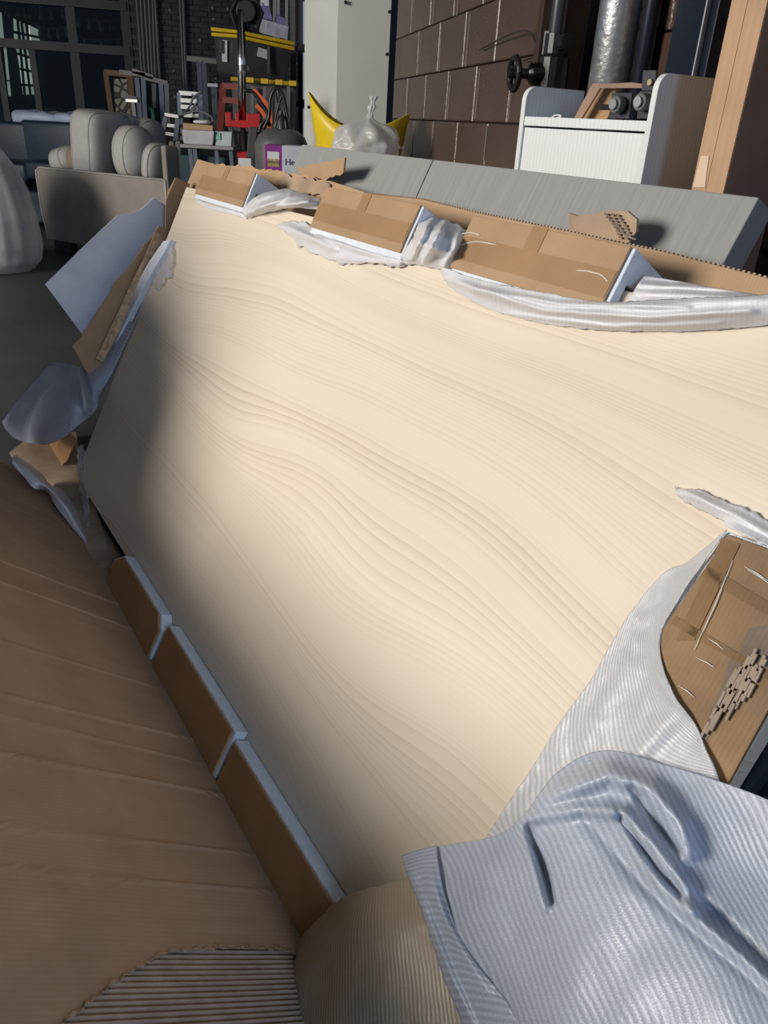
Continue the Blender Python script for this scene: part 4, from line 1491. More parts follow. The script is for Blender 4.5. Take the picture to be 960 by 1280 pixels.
def cushion(name, label, px, py, hw, hh, hd, off, tilt, cat='cushion', mat=FABL, p=3.2, group='loose cushions on the loveseat', pipe=True, ztie=None):
    cx, cz = spx(px, py, off)
    M = SF @ Matrix.Translation((cx, off, cz)) @ Matrix.Rotation(tilt, 4, 'Y')
    t = thing(name, label, cat, SF @ V((cx, off, cz - hh)), group)
    MB().ell((0, 0, 0), (hw, hd, hh), M, nu=44, nv=28, p=p).build('cover', mat, t, smooth=True, M=M)
    if pipe:
        mbp = MB()
        f = lambda q: math.copysign(abs(q) ** (2 / p), q)
        pf = (1 - pipe ** p) ** (1 / p)
        for sx in (-1, 1):
            mbp.tube([M @ V((sx * hw * pipe, f(cos(a)) * hd * pf, f(sin(a)) * hh * pf)) for a in [2 * pi * i / 60 for i in range(61)]], .008, 5, cap=False)
        mbp.build('piping', PIP, t, smooth=True)
    return t


cushion('seat_cushion', 'tall boxy cushion stood on end on the loveseat', 128, 186, .165, .31, .26, .42, R_(6), p=5, pipe=.62)
cushion('seat_cushion', 'second boxy cushion peeping out behind the tall one', 149, 183, .12, .29, .26, .98, R_(8), p=5, pipe=.62)
cushion('throw_pillow', 'plump round throw pillow right of the tall cushion', 168, 192, .15, .22, .20, .32, R_(3), p=2.4, pipe=.35)
cushion('throw_pillow', 'bluish lit pillow behind the plump round one', 184, 180, .11, .22, .2, .88, R_(12), p=2.4, pipe=.35)
cushion('arm_pillow', 'half hidden pillow wedged by the loveseat back', 197, 206, .075, .17, .16, .30, R_(10), p=2.6, pipe=.35)
cushion('throw_pillow', 'low pale pillow at the front left of loveseat', 88, 200, .17, .12, .2, .62, R_(-14), p=2.4, pipe=.35)
cushion('small_pillow', 'tiny tan pillow beside the tall boxy cushion', 93, 199, .075, .09, .05, .30, R_(0), mat=simple('tan_cloth', (.33, .25, .18), .8), p=3, pipe=False)

# ---- blue leather sofa
LEA = simple('navy_leather', (.020, .042, .068), .45, noise_s=4, amt=.35, bump=.3, bump_s=40)
Yb = 9.5
pb = P3(40, 205, Yb); pb.z = 0
BFm = frame(V((P3(-60, 205, Yb).x, Yb, 0)), V((1, -.10, 0)).normalized(), V((.10, 1, 0)).normalized(), UP)
bs_ = thing('leather_sofa', 'navy blue leather sofa at the back behind the loveseat', 'sofa', pb)


def bpx(x, y, off=0.0):
    q = BFm.inverted() @ onplane(x, y, BFm.translation + BFm.col[1].to_3d() * off, BFm.col[1].to_3d())
    return q.x, q.z


def bbox_(x0, y0, x1, y1, off, dp, name, mat=LEA, parent=None, bev=.04):
    a = bpx(x0, y1, off); b = bpx(x1, y0, off)
    return MB().box(((a[0] + b[0]) / 2, off + dp / 2, (a[1] + b[1]) / 2), (b[0] - a[0], dp, b[1] - a[1]), BFm).build(name, mat, parent or bs_, M=BFm.copy(), bevel=bev, seg=4, smooth=True)


bbox_(-60, 153, 31, 204, 0, .22, 'back_cushion')
bbox_(32, 155, 122, 206, 0, .22, 'back_cushion')
bbox_(-60, 204, 31, 222, -.55, .72, 'seat_cushion')
bbox_(32, 206, 122, 224, -.55, .72, 'seat_cushion')
a = bpx(-60, 222, -.5)[0]; b = bpx(122, 222, -.5)[0]
MB().box(((a + b) / 2, -.14, .22), (b - a, .82, .32), BFm).build('base', LEA, bs_, M=BFm.copy(), bevel=.02)
MB().box(((a + b) / 2, .30, .42), (b - a, .12, .72), BFm).build('back_frame', LEA, bs_, M=BFm.copy(), bevel=.03)
for k in (a + .1, b - .1):
    for j in (-.45, .25): MB().box((k, j, .03), (.07, .07, .06), BFm).build('leg', BLACK, bs_, M=BFm.copy())
PW = simple('pale_blue_cover', (.58, .67, .86), .45, noise_s=7, amt=.08, bump=.8, bump_s=18)
for x0, x1, y0, y1, lab in [(19, 78, 140, 157, 'long pale blue wrapped pillow on top of the leather sofa'), (74, 122, 142, 158, 'shorter pale wrapped pillow at right on top of leather sofa')]:
    a = bpx(x0, y1, .25); b = bpx(x1, y0, .25)
    o = MB().ell(BFm @ V(((a[0] + b[0]) / 2, .27, (a[1] + b[1]) / 2)), ((b[0] - a[0]) / 2, .2, (b[1] - a[1]) / 2), nu=26, nv=14, p=2.8, jit=.05).build('wrapped_pillow', PW, smooth=True)
    tag(o, lab, 'pillow', 'wrapped pillows on the leather sofa')

# ---- plastic wrapped thing at left
wc_ = flr(-22, 336)
t = thing('wrapped_furniture', 'upright item shrouded in glossy clear plastic at the left edge', 'wrapped furniture', wc_)
mb = MB(); nn = 72; mm = 50
for i in range(mm + 1):
    q = i / mm
    z = .01 + q * 1.0
    prof_ = [(0, .40), (.08, .47), (.2, .50), (.4, .49), (.6, .44), (.75, .38), (.88, .30), (.96, .18), (1, .03)]
    r = .0
    for k in range(len(prof_) - 1):
        if prof_[k][0] <= q <= prof_[k + 1][0]:
            r = prof_[k][1] + (prof_[k + 1][1] - prof_[k][1]) * (q - prof_[k][0]) / (prof_[k + 1][0] - prof_[k][0])
    for j in range(nn):
        a = 2 * pi * j / nn
        rr = r * (1 + .05 * noise.noise(V((cos(a) * 4, sin(a) * 4, q * 2.2))) + .035 * noise.noise(V((cos(a) * 13, sin(a) * 13, q * 2.5))))
        mb.v.append(wc_ + V((rr * cos(a), rr * .8 * sin(a), z)))
for i in range(mm):
    for j in range(nn): mb.f.append((i * nn + j, i * nn + (j + 1) % nn, (i + 1) * nn + (j + 1) % nn, (i + 1) * nn + j))
mb.f.append(tuple(mm * nn + j for j in range(nn)))
mb.uv = [(v.x, v.z) for v in mb.v]
SHR = film('shroud_plastic', (.92, .93, 1.0), alpha=.70, ribs=6, strength=1.0, trans=.15, amod=.7)
mb.build('plastic_shroud', SHR, t, smooth=True)
MB().box(wc_ + V((0, 0, .42)), (.58, .44, .80)).build('body', FABL, t, bevel=.06, seg=4)
MB().box(wc_ + V((0, 0, .02)), (.50, .40, .02)).build('base', BLACK, t)

# ---- grey upholstered frames behind the loveseat
GF2 = simple('grey_upholstery', (.17, .17, .165), .85, bump=.2)
for k, (x0, x1, lab) in enumerate([(210, 217, 'left one of two grey padded boards on edge behind loveseat'), (218, 226, 'right one of two grey padded boards on edge behind loveseat')]):
    a, b = P3(x0, 176, 6.9), P3(x1, 176, 6.9)
    o = MB().box(((a.x + b.x) / 2, 7.1, a.z / 2), (b.x - a.x, .4, a.z)).build('padded_board', GF2, bevel=.02, seg=3)
    tag(o, lab, 'padded board')

# ---- folding table with trays
t = thing('folding_table', 'grey legged table with dark rim carrying white trays', 'table', V((P3(258, 180, 6.6).x, 6.8, 0)))
a, b = P3(226, 180, 6.6), P3(292, 181, 6.6)
MB().box(((a.x + b.x) / 2, 6.85, a.z - .012), (b.x - a.x, .55, .024)).build('table_top', GRAY, t, bevel=.004)
for x in (237, 243, 270, 288):
    q = P3(x, 182, 6.62)
    MB().sqbar(V((q.x, 6.62, a.z - .03)), V((q.x + .05, 6.64, 0)), .03, .03).build('leg', STEEL, t)
q = P3(257, 200, 6.8)
zt_ = a.z - .03
o = MB().hex([V((q.x - .15, 6.72, .0)), V((q.x + .15, 6.72, .0)), V((q.x - .15, 7.02, .0)), V((q.x + .15, 7.02, .0)), V((q.x - .19, 6.70, zt_ - .05)), V((q.x + .19, 6.70, zt_ - .05)), V((q.x - .19, 7.05, zt_ - .05)), V((q.x + .19, 7.05, zt_ - .05))]).build('tote', simple('teal_plastic', (.02, .05, .065), .4), bevel=.01)
tag(o, 'dark teal tote standing between the folding table legs', 'tote')
TR = simple('milky_plastic', (.58, .56, .60), .35)
o = hexpx((230, 178, 6.60), (229, 177, 6.9), (266, 180, 6.60), (228, 162, 6.58), (227, 161, 6.9), (268, 164, 6.58))
zz = a.z + .001
o = drop(o, zz).build('plastic_tray', TR, bevel=.008); tag(o, 'milky plastic tray holding a brown box on the folding table', 'tray')
o = hexpx((229, 161.5, 6.62), (229, 160, 6.85), (266, 163.5, 6.62), (229, 154, 6.62), (229, 153, 6.85), (266, 157, 6.62)).build('cardboard_box', KRS, bevel=.002)
tag(o, 'small brown box inside the milky tray', 'box')
o = drop(hexpx((269, 180, 6.62), (269, 179, 6.85), (289, 181, 6.62), (269, 164, 6.62), (269, 163, 6.85), (290, 165, 6.62)), zz).build('clear_tray', simple('frosted_plastic', (.52, .60, .60), .3), bevel=.004)
tag(o, 'frosted tray with a green label right of the milky tray', 'tray')
MB().box(P3(272.5, 170, 6.61), (.035, .004, .05)).build('green_label', simple('mint_label', (.25, .55, .42), .5), o)
o = MB().ell(P3(252, 152.5, 6.7), (.07, .06, .02), nu=14, nv=8, jit=.02).build('crumpled_bag', WHITE, smooth=True); tag(o, 'crumpled white bag lying on the small brown box', 'bag')

# ---- aluminium step stool and chrome cart frame
ALU = simple('aluminium', (.42, .43, .44), .35, .7)
t = thing('step_stool', 'aluminium step stool left of the trays', 'step stool', V((P3(214, 160, 8.7).x, 8.8, 0)))
za = P3(207, 147, 8.7)
mb = MB()
for (x0, y0, x1, y1, nm) in [(207, 146, 201, 176, 'leg'), (222, 149, 219, 178, 'leg')]:
    p, q = P3(x0, y0, 8.7), P3(x1, y1, 8.7)
    q2 = p + (q - p) * ((p.z) / (p.z - q.z))
    MB().sqbar(p, q2, .045, .03).build('leg', ALU, t)
    MB().sqbar(p + V((0, .02, 0)), q2 + V((.02, .45, 0)), .04, .03).build('leg', ALU, t)
for (x0, y0, x1, y1) in [(206, 145, 223, 148), (205, 158, 221, 160), (203, 168, 220, 171)]:
    p, q = P3(x0, y0, 8.7), P3(x1, y1, 8.7)
    MB().hex([p, q, p + V((0, .22, 0)), q + V((0, .22, 0)), p + UP * .03, q + UP * .03, p + V((0, .22, .03)), q + V((0, .22, .03))]).build('step', ALU, t)
t = thing('metal_chair', 'pale metal chair back with wires tangled over it', 'chair', V((P3(235, 140, 9.3).x, 9.4, 0)))
for x0, y0, x1, y1 in [(224, 116, 222, 146), (250, 118, 249, 146)]:
    p, q = P3(x0, y0, 9.3), P3(x1, y1, 9.3); q.z = 0
    MB().sqbar(p, q, .05, .03).build('leg', ALU, t)
for x0, y0, x1, y1 in [(224, 116, 250, 118), (224, 125, 250, 127), (223, 133, 250, 135), (223, 143, 249, 145)]:
    bar(MB(), x0, y0, x1, y1, 9.3, .04, .025).build('rail', ALU, t)
MB().tube(path([P3(252, 114, 9.2), P3(242, 122, 9.2), P3(236, 135, 9.2), P3(226, 144, 9.1), P3(235, 141, 9.1), P3(250, 139, 9.1), P3(264, 146, 9.1), P3(266, 153, 9.1)], 40), .012, 6).build('wire', simple('grey_wire', (.25, .26, .3), .5), t, smooth=True)
MB().tube(path([P3(240, 118, 9.22), P3(247, 126, 9.2), P3(238, 138, 9.2), P3(248, 133, 9.2)], 24), .010, 6).build('wire', simple('grey_wire', (.25, .26, .3), .5), t, smooth=True)

# ---- steel racks and posts in the middle distance
BG = simple('blue_grey_steel', (.13, .15, .18), .4, .3)
rack_ = t = thing('storage_rack', 'blue grey steel rack in front of the glazing corner', 'rack', V((P3(187, 140, 11).x, 11.2, 0)))
for (x0, y0, x1) in [(171, 97, 176), (179, 97, 182), (201, 103, 204), (208, 104, 210)]:
    p = P3(x0, y0, 11); q = P3(x1, 155, 11); q = p + (q - p) * (p.z / (p.z - q.z))
    MB().sqbar(p, q, .055, .05).build('post', simple('pale_blue_steel', (.22, .25, .30), .35, .3), t)  # paler blue grey than the beams
for (x0, y0, x1, y1) in [(150, 90, 182, 94), (166, 88, 192, 97), (182, 97, 210, 104)]:
    bar(MB(), x0, y0, x1, y1, 11, .05, .05).build('beam', simple('rack_beam', (.08, .085, .09), .4), t)
hexpx((184, 134, 11.1), (183.9, 134, 11.3), (195, 135, 11.1), (184, 103, 11.1), (183.9, 103, 11.3), (195, 105, 11.1)).build('panel', simple('slate_panel', (.07, .075, .085), .5), t)
t = thing('display_post', 'double blue grey post with a cross arm before the black brick', 'post', V((P3(252, 140, 10).x, 10, 0)))
for x0, x1 in ((248, 252), (254.5, 258)):
    p = P3(x0, 76, 10); q = P3(x1, 138, 10); q = p + (q - p) * (p.z / (p.z - q.z))
    MB().sqbar(p, q, .05, .05).build('post', BG, t)
bar(MB(), 234, 73, 272, 77, 10, .05).build('cross_arm', simple('rack_beam', (.08, .085, .09), .4), t)
t = thing('short_post', 'short capped grey post left of the red frame', 'post', V((P3(268, 130, 9.4).x, 9.4, 0)))
p = P3(267, 108, 9.4); q = V((p.x + .04, 9.4, 0))
MB().sqbar(p, q, .06, .06).build('post', BG, t); MB().box(p + UP * .01, (.11, .1, .03)).build('cap', STEEL, t)
t = thing('white_stand', 'thin white stand left of the steel rack', 'stand', V((P3(166, 140, 10.5).x, 10.5, 0)))
p = P3(166, 126, 10.5); MB().sqbar(p, V((p.x + .05, 10.5, 0)), .04, .04).build('post', ALU, t); MB().box(p, (.14, .1, .03)).build('cap', ALU, t)
bar(MB(), 158, 121, 172, 124, 10.6, .05).build('arm', simple('lilac_grey', (.15, .14, .2), .5), t)
MB().tube(path([P3(186, 134, 10.8), P3(191, 140, 10.8), P3(192, 157, 10.8)], 10), .03, 8).build('green_hose', simple('dull_green', (.05, .16, .13), .5), rack_, smooth=True)
o = MB().box(P3(168, 157.5, 9.4), (.17, .2, .05)).build('red_case', simple('crimson', (.4, .02, .05), .4)); tag(o, 'flat crimson case on boxes behind the loveseat cushions', 'case')
for k, (x0, x1, y0, y1, lab) in enumerate([(158, 178, 160, 168, 'brown carton under the crimson case behind loveseat'), (189, 202, 157, 170, 'brown carton between loveseat pillows and step stool')]):
    p, q = P3(x0, y0, 9.3), P3(x1, y1, 9.3)
    o = MB().box(((p.x + q.x) / 2, 9.45, p.z / 2), (q.x - p.x, .4, p.z)).build('carton', KRS, bevel=.003); tag(o, lab, 'carton')

# framed patterned panel
t = thing('framed_panel', 'orange wood frame with a pale black patterned panel by the glazing', 'framed panel', V((P3(148, 140, 12.6).x, 12.6, 0)))
ORW = simple('orange_wood', (.26, .13, .045), .5)
for x0, y0, x1, y1 in [(132, 90, 140, 146), (163, 93, 166, 146)]:
    p, q = P3(x0, y0, 12.6), P3(x1, y1, 12.6); q = p + (q - p) * (p.z / (p.z - q.z))
    MB().sqbar(p, q, .07, .05).build('stile', ORW, t)
bar(MB(), 131, 90, 165, 94, 12.6, .07, .05).build('rail', ORW, t)
m, nt, p_ = nodes('black_white_pattern')
tc = nd(nt, 'ShaderNodeTexCoord'); vo = nd(nt, 'ShaderNodeTexVoronoi', feature='DISTANCE_TO_EDGE'); vo.inputs['Scale'].default_value = 9
nt.links.new(tc.outputs['Object'], vo.inputs['Vector'])
r_ = ramp(nt, vo.outputs['Distance'], [(.10, (.01, .01, .01)), (.16, (.42, .42, .36))]); nt.links.new(r_.outputs[0], p_.inputs['Base Color'])
hexpx((144, 142, 12.65), (143.9, 142, 12.7), (163, 143, 12.65), (142, 98, 12.65), (141.9, 98, 12.7), (160, 99, 12.65)).build('patterned_panel', m, t)

# ---- bins with yellow lids
BINB = simple('charcoal_plastic', (.060, .060, .064), .45)
BING = simple('grey_plastic', (.20, .20, .205), .5)
YL = simple('yellow_lid', (.95, .62, .03), .4)
zlow = aty(333, 170, 9.5).z
cartb = drop(hexpx((297, 170, 9.3), (286, 169, 9.6), (372, 172, 9.5), (297, 166, 9.3), (286, 165, 9.6), (372, 168, 9.5)), 0)
o = cartb.build('tool_chest', simple('dark_chest', (.03, .03, .033), .4), bevel=.01); tag(o, 'dark tool chest holding up the stacked storage bins', 'tool chest')
t = thing('storage_bin', 'lower light grey storage bin with yellow lid', 'storage bin', P3(335, 165, 9.5))
hexpx((300, 165, 9.3), (291, 164, 9.6), (370, 167, 9.5), (299, 103, 9.3), (289, 102, 9.6), (371, 110, 9.5)).build('body', BING, t, bevel=.02)
hexpx((299, 102, 9.27), (288, 101, 9.6), (372, 108, 9.47), (299, 96.5, 9.27), (288, 95.5, 9.6), (372, 102.5, 9.47)).build('lid', YL, t, bevel=.01)
for x in (316, 331, 346, 361):
    bar(MB(), x, 108, x - .5, 164, 9.26, .035, .03).build('rib', BING, t)
mb = MB()
for x in (313, 331, 349, 366): mb.box(aty(x, 99 + (x - 300) * .08, 9.22), (.08, .04, .05))
mb.build('lid_clip', YL, t, bevel=.005)
t = thing('storage_bin', 'upper charcoal storage bin with paper labels under two yellow lids', 'storage bin', P3(320, 96, 9.5))
hexpx((297, 96, 9.3), (271, 91, 9.55), (357, 99, 9.55), (297.5, 46, 9.3), (267, 43.5, 9.55), (367, 62, 9.55)).build('body', BINB, t, bevel=.015)
hexpx((297, 47.5, 9.26), (263.5, 45, 9.55), (368.5, 63.5, 9.52), (297, 43.0, 9.26), (263.5, 40, 9.55), (368.5, 58.5, 9.52)).build('lid', YL, t, bevel=.01)
for x, y0, y1 in ((276, 50, 66), (290, 51, 67), (336, 58, 92)):
    bar(MB(), x, y0, x, y1, 9.36 if x < 300 else 9.40, .03, .03).build('rib', simple('bin_groove', (.03, .03, .032), .5), t)
LBL = simple('paper_label', (.72, .74, .76), .5, noise_s=40, amt=.3)
hexpx((277.6, 77, 9.415), (277.4, 77, 9.43), (284, 77.6, 9.37), (277, 50, 9.41), (276.8, 50, 9.43), (284, 50.5, 9.365)).build('paper_label', LBL, t)
hexpx((321, 70, 9.36), (320.9, 70, 9.38), (334, 74, 9.40), (323, 59, 9.35), (322.9, 59, 9.37), (336, 63, 9.40)).build('paper_label', LBL, t)
o = hexpx((297, 41.8, 9.26), (263, 38.5, 9.55), (368.5, 57, 9.52), (297, 37.3, 9.26), (263, 33.5, 9.55), (368.5, 52, 9.52)).build('spare_lid', YL, bevel=.01); tag(o, 'extra yellow lid lying on top of the charcoal bin', 'lid')
mb = MB()
LB1 = simple('white_lilac_card', (.66, .66, .78), .4, noise_s=25, amt=.25); LB2 = simple('lilac_card', (.30, .28, .55), .4, noise_s=15, amt=.3)
o = hexpx((331, 43, 9.35), (324, 40, 9.6), (359, 49, 9.45), (333, 25, 9.35), (327, 23, 9.6), (361, 33, 9.45)).build('carton', LB1, bevel=.003); tag(o, 'white and lilac printed box lying on the yellow lid', 'box')
o = hexpx((330, 23, 9.42), (326, 22, 9.55), (341, 26, 9.45), (327, 3, 9.42), (323, 2, 9.55), (336, 4, 9.45)).build('carton', LB2, bevel=.003); tag(o, 'lilac bottle box standing with white top on printed box', 'box')
MB().box(aty(331.5, 3.5, 9.47), (.085, .08, .06)).build('white_top', WHITE, o)
o = hexpx((346, 29, 9.42), (343, 27, 9.55), (356, 32, 9.45), (348, 19, 9.42), (345, 17, 9.55), (358, 24, 9.45)).build('carton', LB2, bevel=.003); tag(o, 'small tilted lilac box at right on printed box', 'box')

# ---- window strip with bright panes beside the column
wr = thing('window_3', 'narrow daylit window strip left of the white column', None, V((aty(376, 100, 10.5).x, 10.5, 0))); wr['kind'] = 'structure'
SKYG = emit('daylit_glass', (.45, .52, .60), .55)
for x0, x1, m_, w_ in ((377.5, 381, SKYG, 0),):
    for y0, y1 in ((2, 55), (66, 124), (136, 200)):
        hexpx((x0, y1, 10.5), (x0 - .1, y1, 10.55), (x1 + 6, y1, 10.5), (x0, y0, 10.5), (x0 - .1, y0, 10.55), (x1 + 6, y0, 10.5)).build('pane', SKYG, wr)
bar(MB(), 375, -60, 376, 240, 10.45, .06, .06).build('frame', BLACK, wr)
bar(MB(), 366, -60, 367.5, 240, 10.4, .06, .06).build('frame', simple('mid_grey_frame', (.10, .105, .11), .4), wr)
bar(MB(), 369, 62, 388, 60, 10.42, .05, .05).build('frame', BLACK, wr)
bar(MB(), 369, 130, 388, 131, 10.42, .05, .05).build('frame', BLACK, wr)
for x in (344, 348.5, 359): bar(MB(), x, -60, x - 1, 60, 10.6, .035, .03).build('frame', simple('pale_frame', (.30, .31, .33), .4), wr)

# ---- lifting stand with pole
Yp = 6.7
px0 = P3(303, 150, Yp)
st = thing('pole_stand', 'chrome pole stand with red bracket and black hexagonal head', 'stand', V((px0.x, Yp, 0)))
MB().tube([P3(301, 12, Yp), P3(303, 150, Yp)], .030, 16).build('pole', CHROME, st, smooth=True)
p = P3(303, 150, Yp)
MB().tube([p, V((p.x + .02, Yp, .5))], .022, 12).build('lower_pole', simple('dark_pole', (.12, .12, .12), .3, .8), st, smooth=True)
q = P3(305, 197, Yp - .02)
MB().box((q.x + .01, Yp, q.z / 2), (.11, .11, q.z)).build('base_column', WHITE, st, bevel=.008)
MB().box((q.x + .01, Yp, .01), (.5, .5, .02)).build('base_plate', BLACK, st)
c = P3(302.5, 85, Yp)
MB().tube([c - UP * .02, c + UP * .02], .038, 16).build('collar', simple('dark_pole', (.12, .12, .12), .3, .8), st)
MB().box(c + V((.045, 0, 0)), (.035, .03, .035)).build('collar_clamp', simple('dark_pole', (.12, .12, .12), .3, .8), st, bevel=.003)
RED = simple('red_metal', (.50, .018, .02), .35)
rb = hexpx((282, 158, Yp - .06), (282, 157, Yp + .04), (325, 162, Yp - .06), (281.5, 150, Yp - .06), (281.5, 149, Yp + .04), (325, 150, Yp - .06)).build('red_bracket', RED, st, bevel=.006)
for x0, x1, y0, y1 in [(281.5, 289, 140, 152), (294, 299, 141, 152), (308, 325, 142, 152)]:
    hexpx((x0, y1, Yp - .06), (x0, y1, Yp + .03), (x1, y1, Yp - .06), (x0, y0, Yp - .06), (x0, y0, Yp + .03), (x1, y0, Yp - .06)).build('prong', RED, rb, bevel=.004)
for x0, x1, xb0, xb1 in [(285, 291, 291, 296), (311, 322, 308, 318)]:
    hexpx((xb0, 197, Yp - .07), (xb0, 197, Yp - .02), (xb1, 198, Yp - .07), (x0, 158, Yp - .07), (x0, 158, Yp - .02), (x1, 159, Yp - .07)).build('pad', simple('rubber_pad', (.055, .06, .06), .55), st, bevel=.006)
hexpx((291, 197, Yp - .06), (291, 197, Yp + .02), (313, 198, Yp - .06), (292, 189, Yp - .06), (292, 189, Yp + .02), (313, 190, Yp - .06)).build('lower_bracket', RED, st, bevel=.004)
# head
hc = P3(308, 14, Yp)
hx = [P3(x, y, Yp + .03) for x, y in [(289, 15), (296, 35), (321, 37), (328, 17), (318, -6), (299, -8)]]
mb = MB().tube(hx + [hx[0]], .014, 7, cap=False)
ihx = [hc + (q - hc) * .62 + V((0, .05, 0)) for q in hx]
mb.tube(ihx + [ihx[0]], .010, 6, cap=False)
mb.build('head_rim', VB, st)
mb = MB()
for i in range(6):
    for k in range(5):
        a = hx[i] + (hx[(i + 1) % 6] - hx[i]) * k / 5; b = ihx[i] + (ihx[(i + 1) % 6] - ihx[i]) * k / 5
        mb.tube([a, b], .006, 5)
mb.build('head_fin', simple('fin_grey', (.10, .10, .105), .35), st)
MB().tube([hc + V((0, -.02, 0)), hc + V((0, .09, 0))], .075, 16).build('head_hub', VB, st, bevel=.01)
bk_ = MB(); bk_.add([q + V((0, .04, 0)) for q in ihx], [tuple(range(6))]); bk_.build('head_back', VB, st, solid=.01)

# ---- red frame, orange straps, black cables, domed cover
t = thing('red_chair_frame', 'rust red metal chair frame behind the pole stand', 'red_chair_frame', V((P3(280, 140, 8.3).x, 8.3, 0)))  # red metal frame of a chair
RR = simple('rust_red', (.28, .05, .03), .45)
p = P3(279, 106, 8.3); q = P3(276, 146, 8.3); q = p + (q - p) * (p.z / (p.z - q.z))
MB().sqbar(p, q, .06, .04).build('post', RR, t)
p2 = P3(302, 108, 8.3); MB().sqbar(p2, V((p2.x, 8.3, 0)), .05, .04).build('post', RR, t)
bar(MB(), 277.5, 107, 302, 109, 8.3, .05, .04).build('rail', RR, t)
bar(MB(), 279, 124.5, 302, 127, 8.3, .05, .04).build('rail', RR, t)
bn = thing('workbench', 'dark workbench behind the grey boards carrying the purple box', 'workbench', V((-.66, 5.66, 0)))
zb_ = .80
MB().box((-.68, 5.66, zb_ - .02), (.62, 1.0, .04)).build('bench_top', BLACK, bn)
for i in (-1, 1):
    for j in (-1, 1): MB().box((-.68 + i * .28, 5.66 + j * .46, .38), (.05, .05, .76)).build('leg', BLACK, bn)
OR = simple('orange_strap', (.75, .12, .03), .45)
Yc = 6.0
for pts, lab in [([(317, 112), (326, 122), (336, 134), (338, 150), (336, 160)], 'upper orange strap curving by the black cables'), ([(320, 131), (327, 139), (333, 148), (338, 158)], 'lower orange strap just right of the pole')]:
    o = MB()
    pl = path([P3(x, y, Yc) for x, y in pts], 20)
    for k in range(len(pl) - 1): o.sqbar(pl[k], pl[k + 1], .026, .008, V((1, 0, .3)))
    tag(o.build('strap', OR), lab, 'strap')
CB = simple('black_cable', (.015, .015, .017), .35)
for pts, r, lab in [([(306, 113), (316, 115), (326, 128), (334, 144), (326, 157), (324, 166)], .012, 'black cable arching from the pole over orange straps'),
                    ([(329, 162), (336, 146), (338, 124), (344, 111), (351, 114), (356, 128), (360, 152), (362, 165)], .013, 'tall loop of thick black cable above the domed cover'),
                    ([(344, 114), (348, 128), (352, 120), (346, 140), (343, 160)], .008, 'thin inner cable within the tall black loop')]:
    tag(MB().tube(path([P3(x, y, Yc) for x, y in pts], 50), r, 8).build('cable', CB, smooth=True), lab, 'cable', 'cables over the domed cover')
dc = P3(352, 190, Yc - .1); dc.z = zb_
dz = P3(352, 160, Yc - .1).z - zb_
t = thing('domed_cover', 'dark domed cover with ribbed cone on the bench', 'cover', dc)
DG = simple('dark_olive_grey', (.10, .10, .095), .5, noise_s=10, amt=.3)
MB().lathe([(.185, 0), (.19, .10), (.185, dz - .10), (.16, dz - .05), (.11, dz - .012), (.05, dz), (.0, dz + .001)], Matrix.Translation(dc), 32, ay=.7).build('dome', DG, t, smooth=True)
MB().lathe([(.052, dz - .01), (.04, dz + .06), (.02, dz + .10), (0, dz + .102)], Matrix.Translation(dc + V((.01, 0, 0))), 18).build('cone', CB, t, smooth=True)
mb = MB()
for k in range(6):
    a = 2 * pi * k / 6; mb.tube([dc + V((.01 + .056 * cos(a), .056 * sin(a), dz)), dc + V((.01 + .02 * cos(a), .02 * sin(a), dz + .10))], .004, 5)
mb.build('cone_rib', simple('dull_grey', (.3, .3, .29), .4), t)

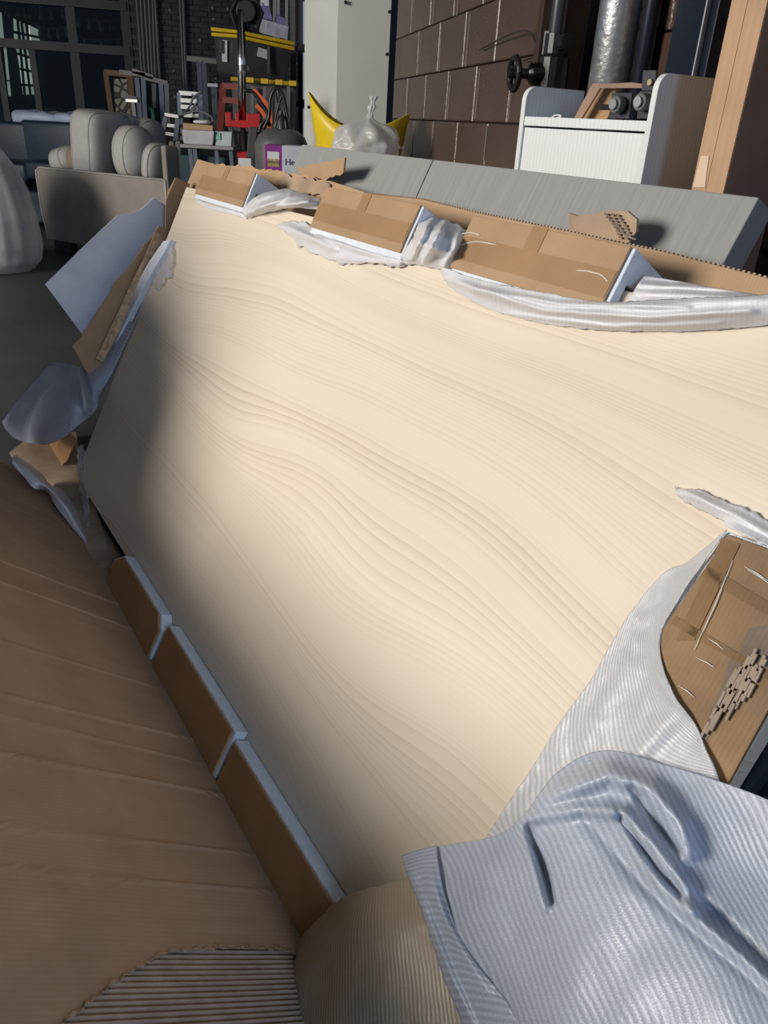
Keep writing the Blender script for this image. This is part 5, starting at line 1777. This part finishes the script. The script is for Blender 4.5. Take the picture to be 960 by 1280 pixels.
# ---- purple and white printed box
f0 = P3(331, 181, 5.35)
pt = thing('printed_box', 'purple and white printed box with a small picture behind torn cardboard', 'box', V((f0.x + .2, 5.45, zb_)))
xa, xm, xb = P3(331, 190, 5.35).x, P3(352.5, 190, 5.35).x, P3(398, 190, 5.35).x
zt2 = P3(345, 181.5, 5.35).z
MB().box(((xa + xm) / 2, 5.45, (zb_ + zt2) / 2 + .001), (xm - xa, .2, zt2 - zb_)).build('purple_side', simple('purple_print', (.28, .035, .30), .4), pt, bevel=.002)
MB().box(((xb + xm) / 2, 5.45, (zb_ + zt2) / 2 + .001), (xb - xm, .2, zt2 - zb_)).build('white_side', simple('white_print', (.62, .66, .76), .4), pt, bevel=.002)
m, nt, p_ = nodes('printed_picture')
tc = nd(nt, 'ShaderNodeTexCoord'); sp = nd(nt, 'ShaderNodeSeparateXYZ'); nt.links.new(tc.outputs['Generated'], sp.inputs[0])
nz = nd(nt, 'ShaderNodeTexNoise'); nz.inputs['Scale'].default_value = 9; nt.links.new(tc.outputs['Generated'], nz.inputs['Vector'])
ma = nd(nt, 'ShaderNodeMath', operation='MULTIPLY_ADD'); ma.inputs[1].default_value = .5; nt.links.new(nz.outputs['Fac'], ma.inputs[0]); nt.links.new(sp.outputs['Z'], ma.inputs[2])
r_ = ramp(nt, ma.outputs[0], [(.35, (.45, .33, .12)), (.6, (.12, .10, .06)), (.72, (.55, .42, .22)), (.80, (.72, .75, .80))]); nt.links.new(r_.outputs[0], p_.inputs['Base Color'])
a = P3(334.5, 208, 5.347); b = P3(349, 190, 5.347)
MB().box(((a.x + b.x) / 2, 5.348, (a.z + b.z) / 2), (b.x - a.x, .003, b.z - a.z)).build('printed_picture', m, pt)
cu = bpy.data.curves.new('lettering', 'FONT'); cu.body = 'He'; cu.size = .052; cu.extrude = .0006; cu.align_x = 'LEFT'
cu.materials.append(simple('dark_ink', (.05, .05, .09), .5))
to_ = bpy.data.objects.new('lettering_curve', cu)
COL.objects.link(to_)
bpy.context.view_layer.update()
mt_ = bpy.data.meshes.new_from_object(to_.evaluated_get(bpy.context.evaluated_depsgraph_get()))
bpy.data.objects.remove(to_)
to = bpy.data.objects.new('lettering', mt_); COL.objects.link(to)
tp = P3(356, 206, 5.346)
to.parent = pt
to.matrix_basis = wm(pt).inverted() @ (Matrix.Translation((tp.x, 5.347, tp.z)) @ Matrix.Rotation(R_(90), 4, 'X'))
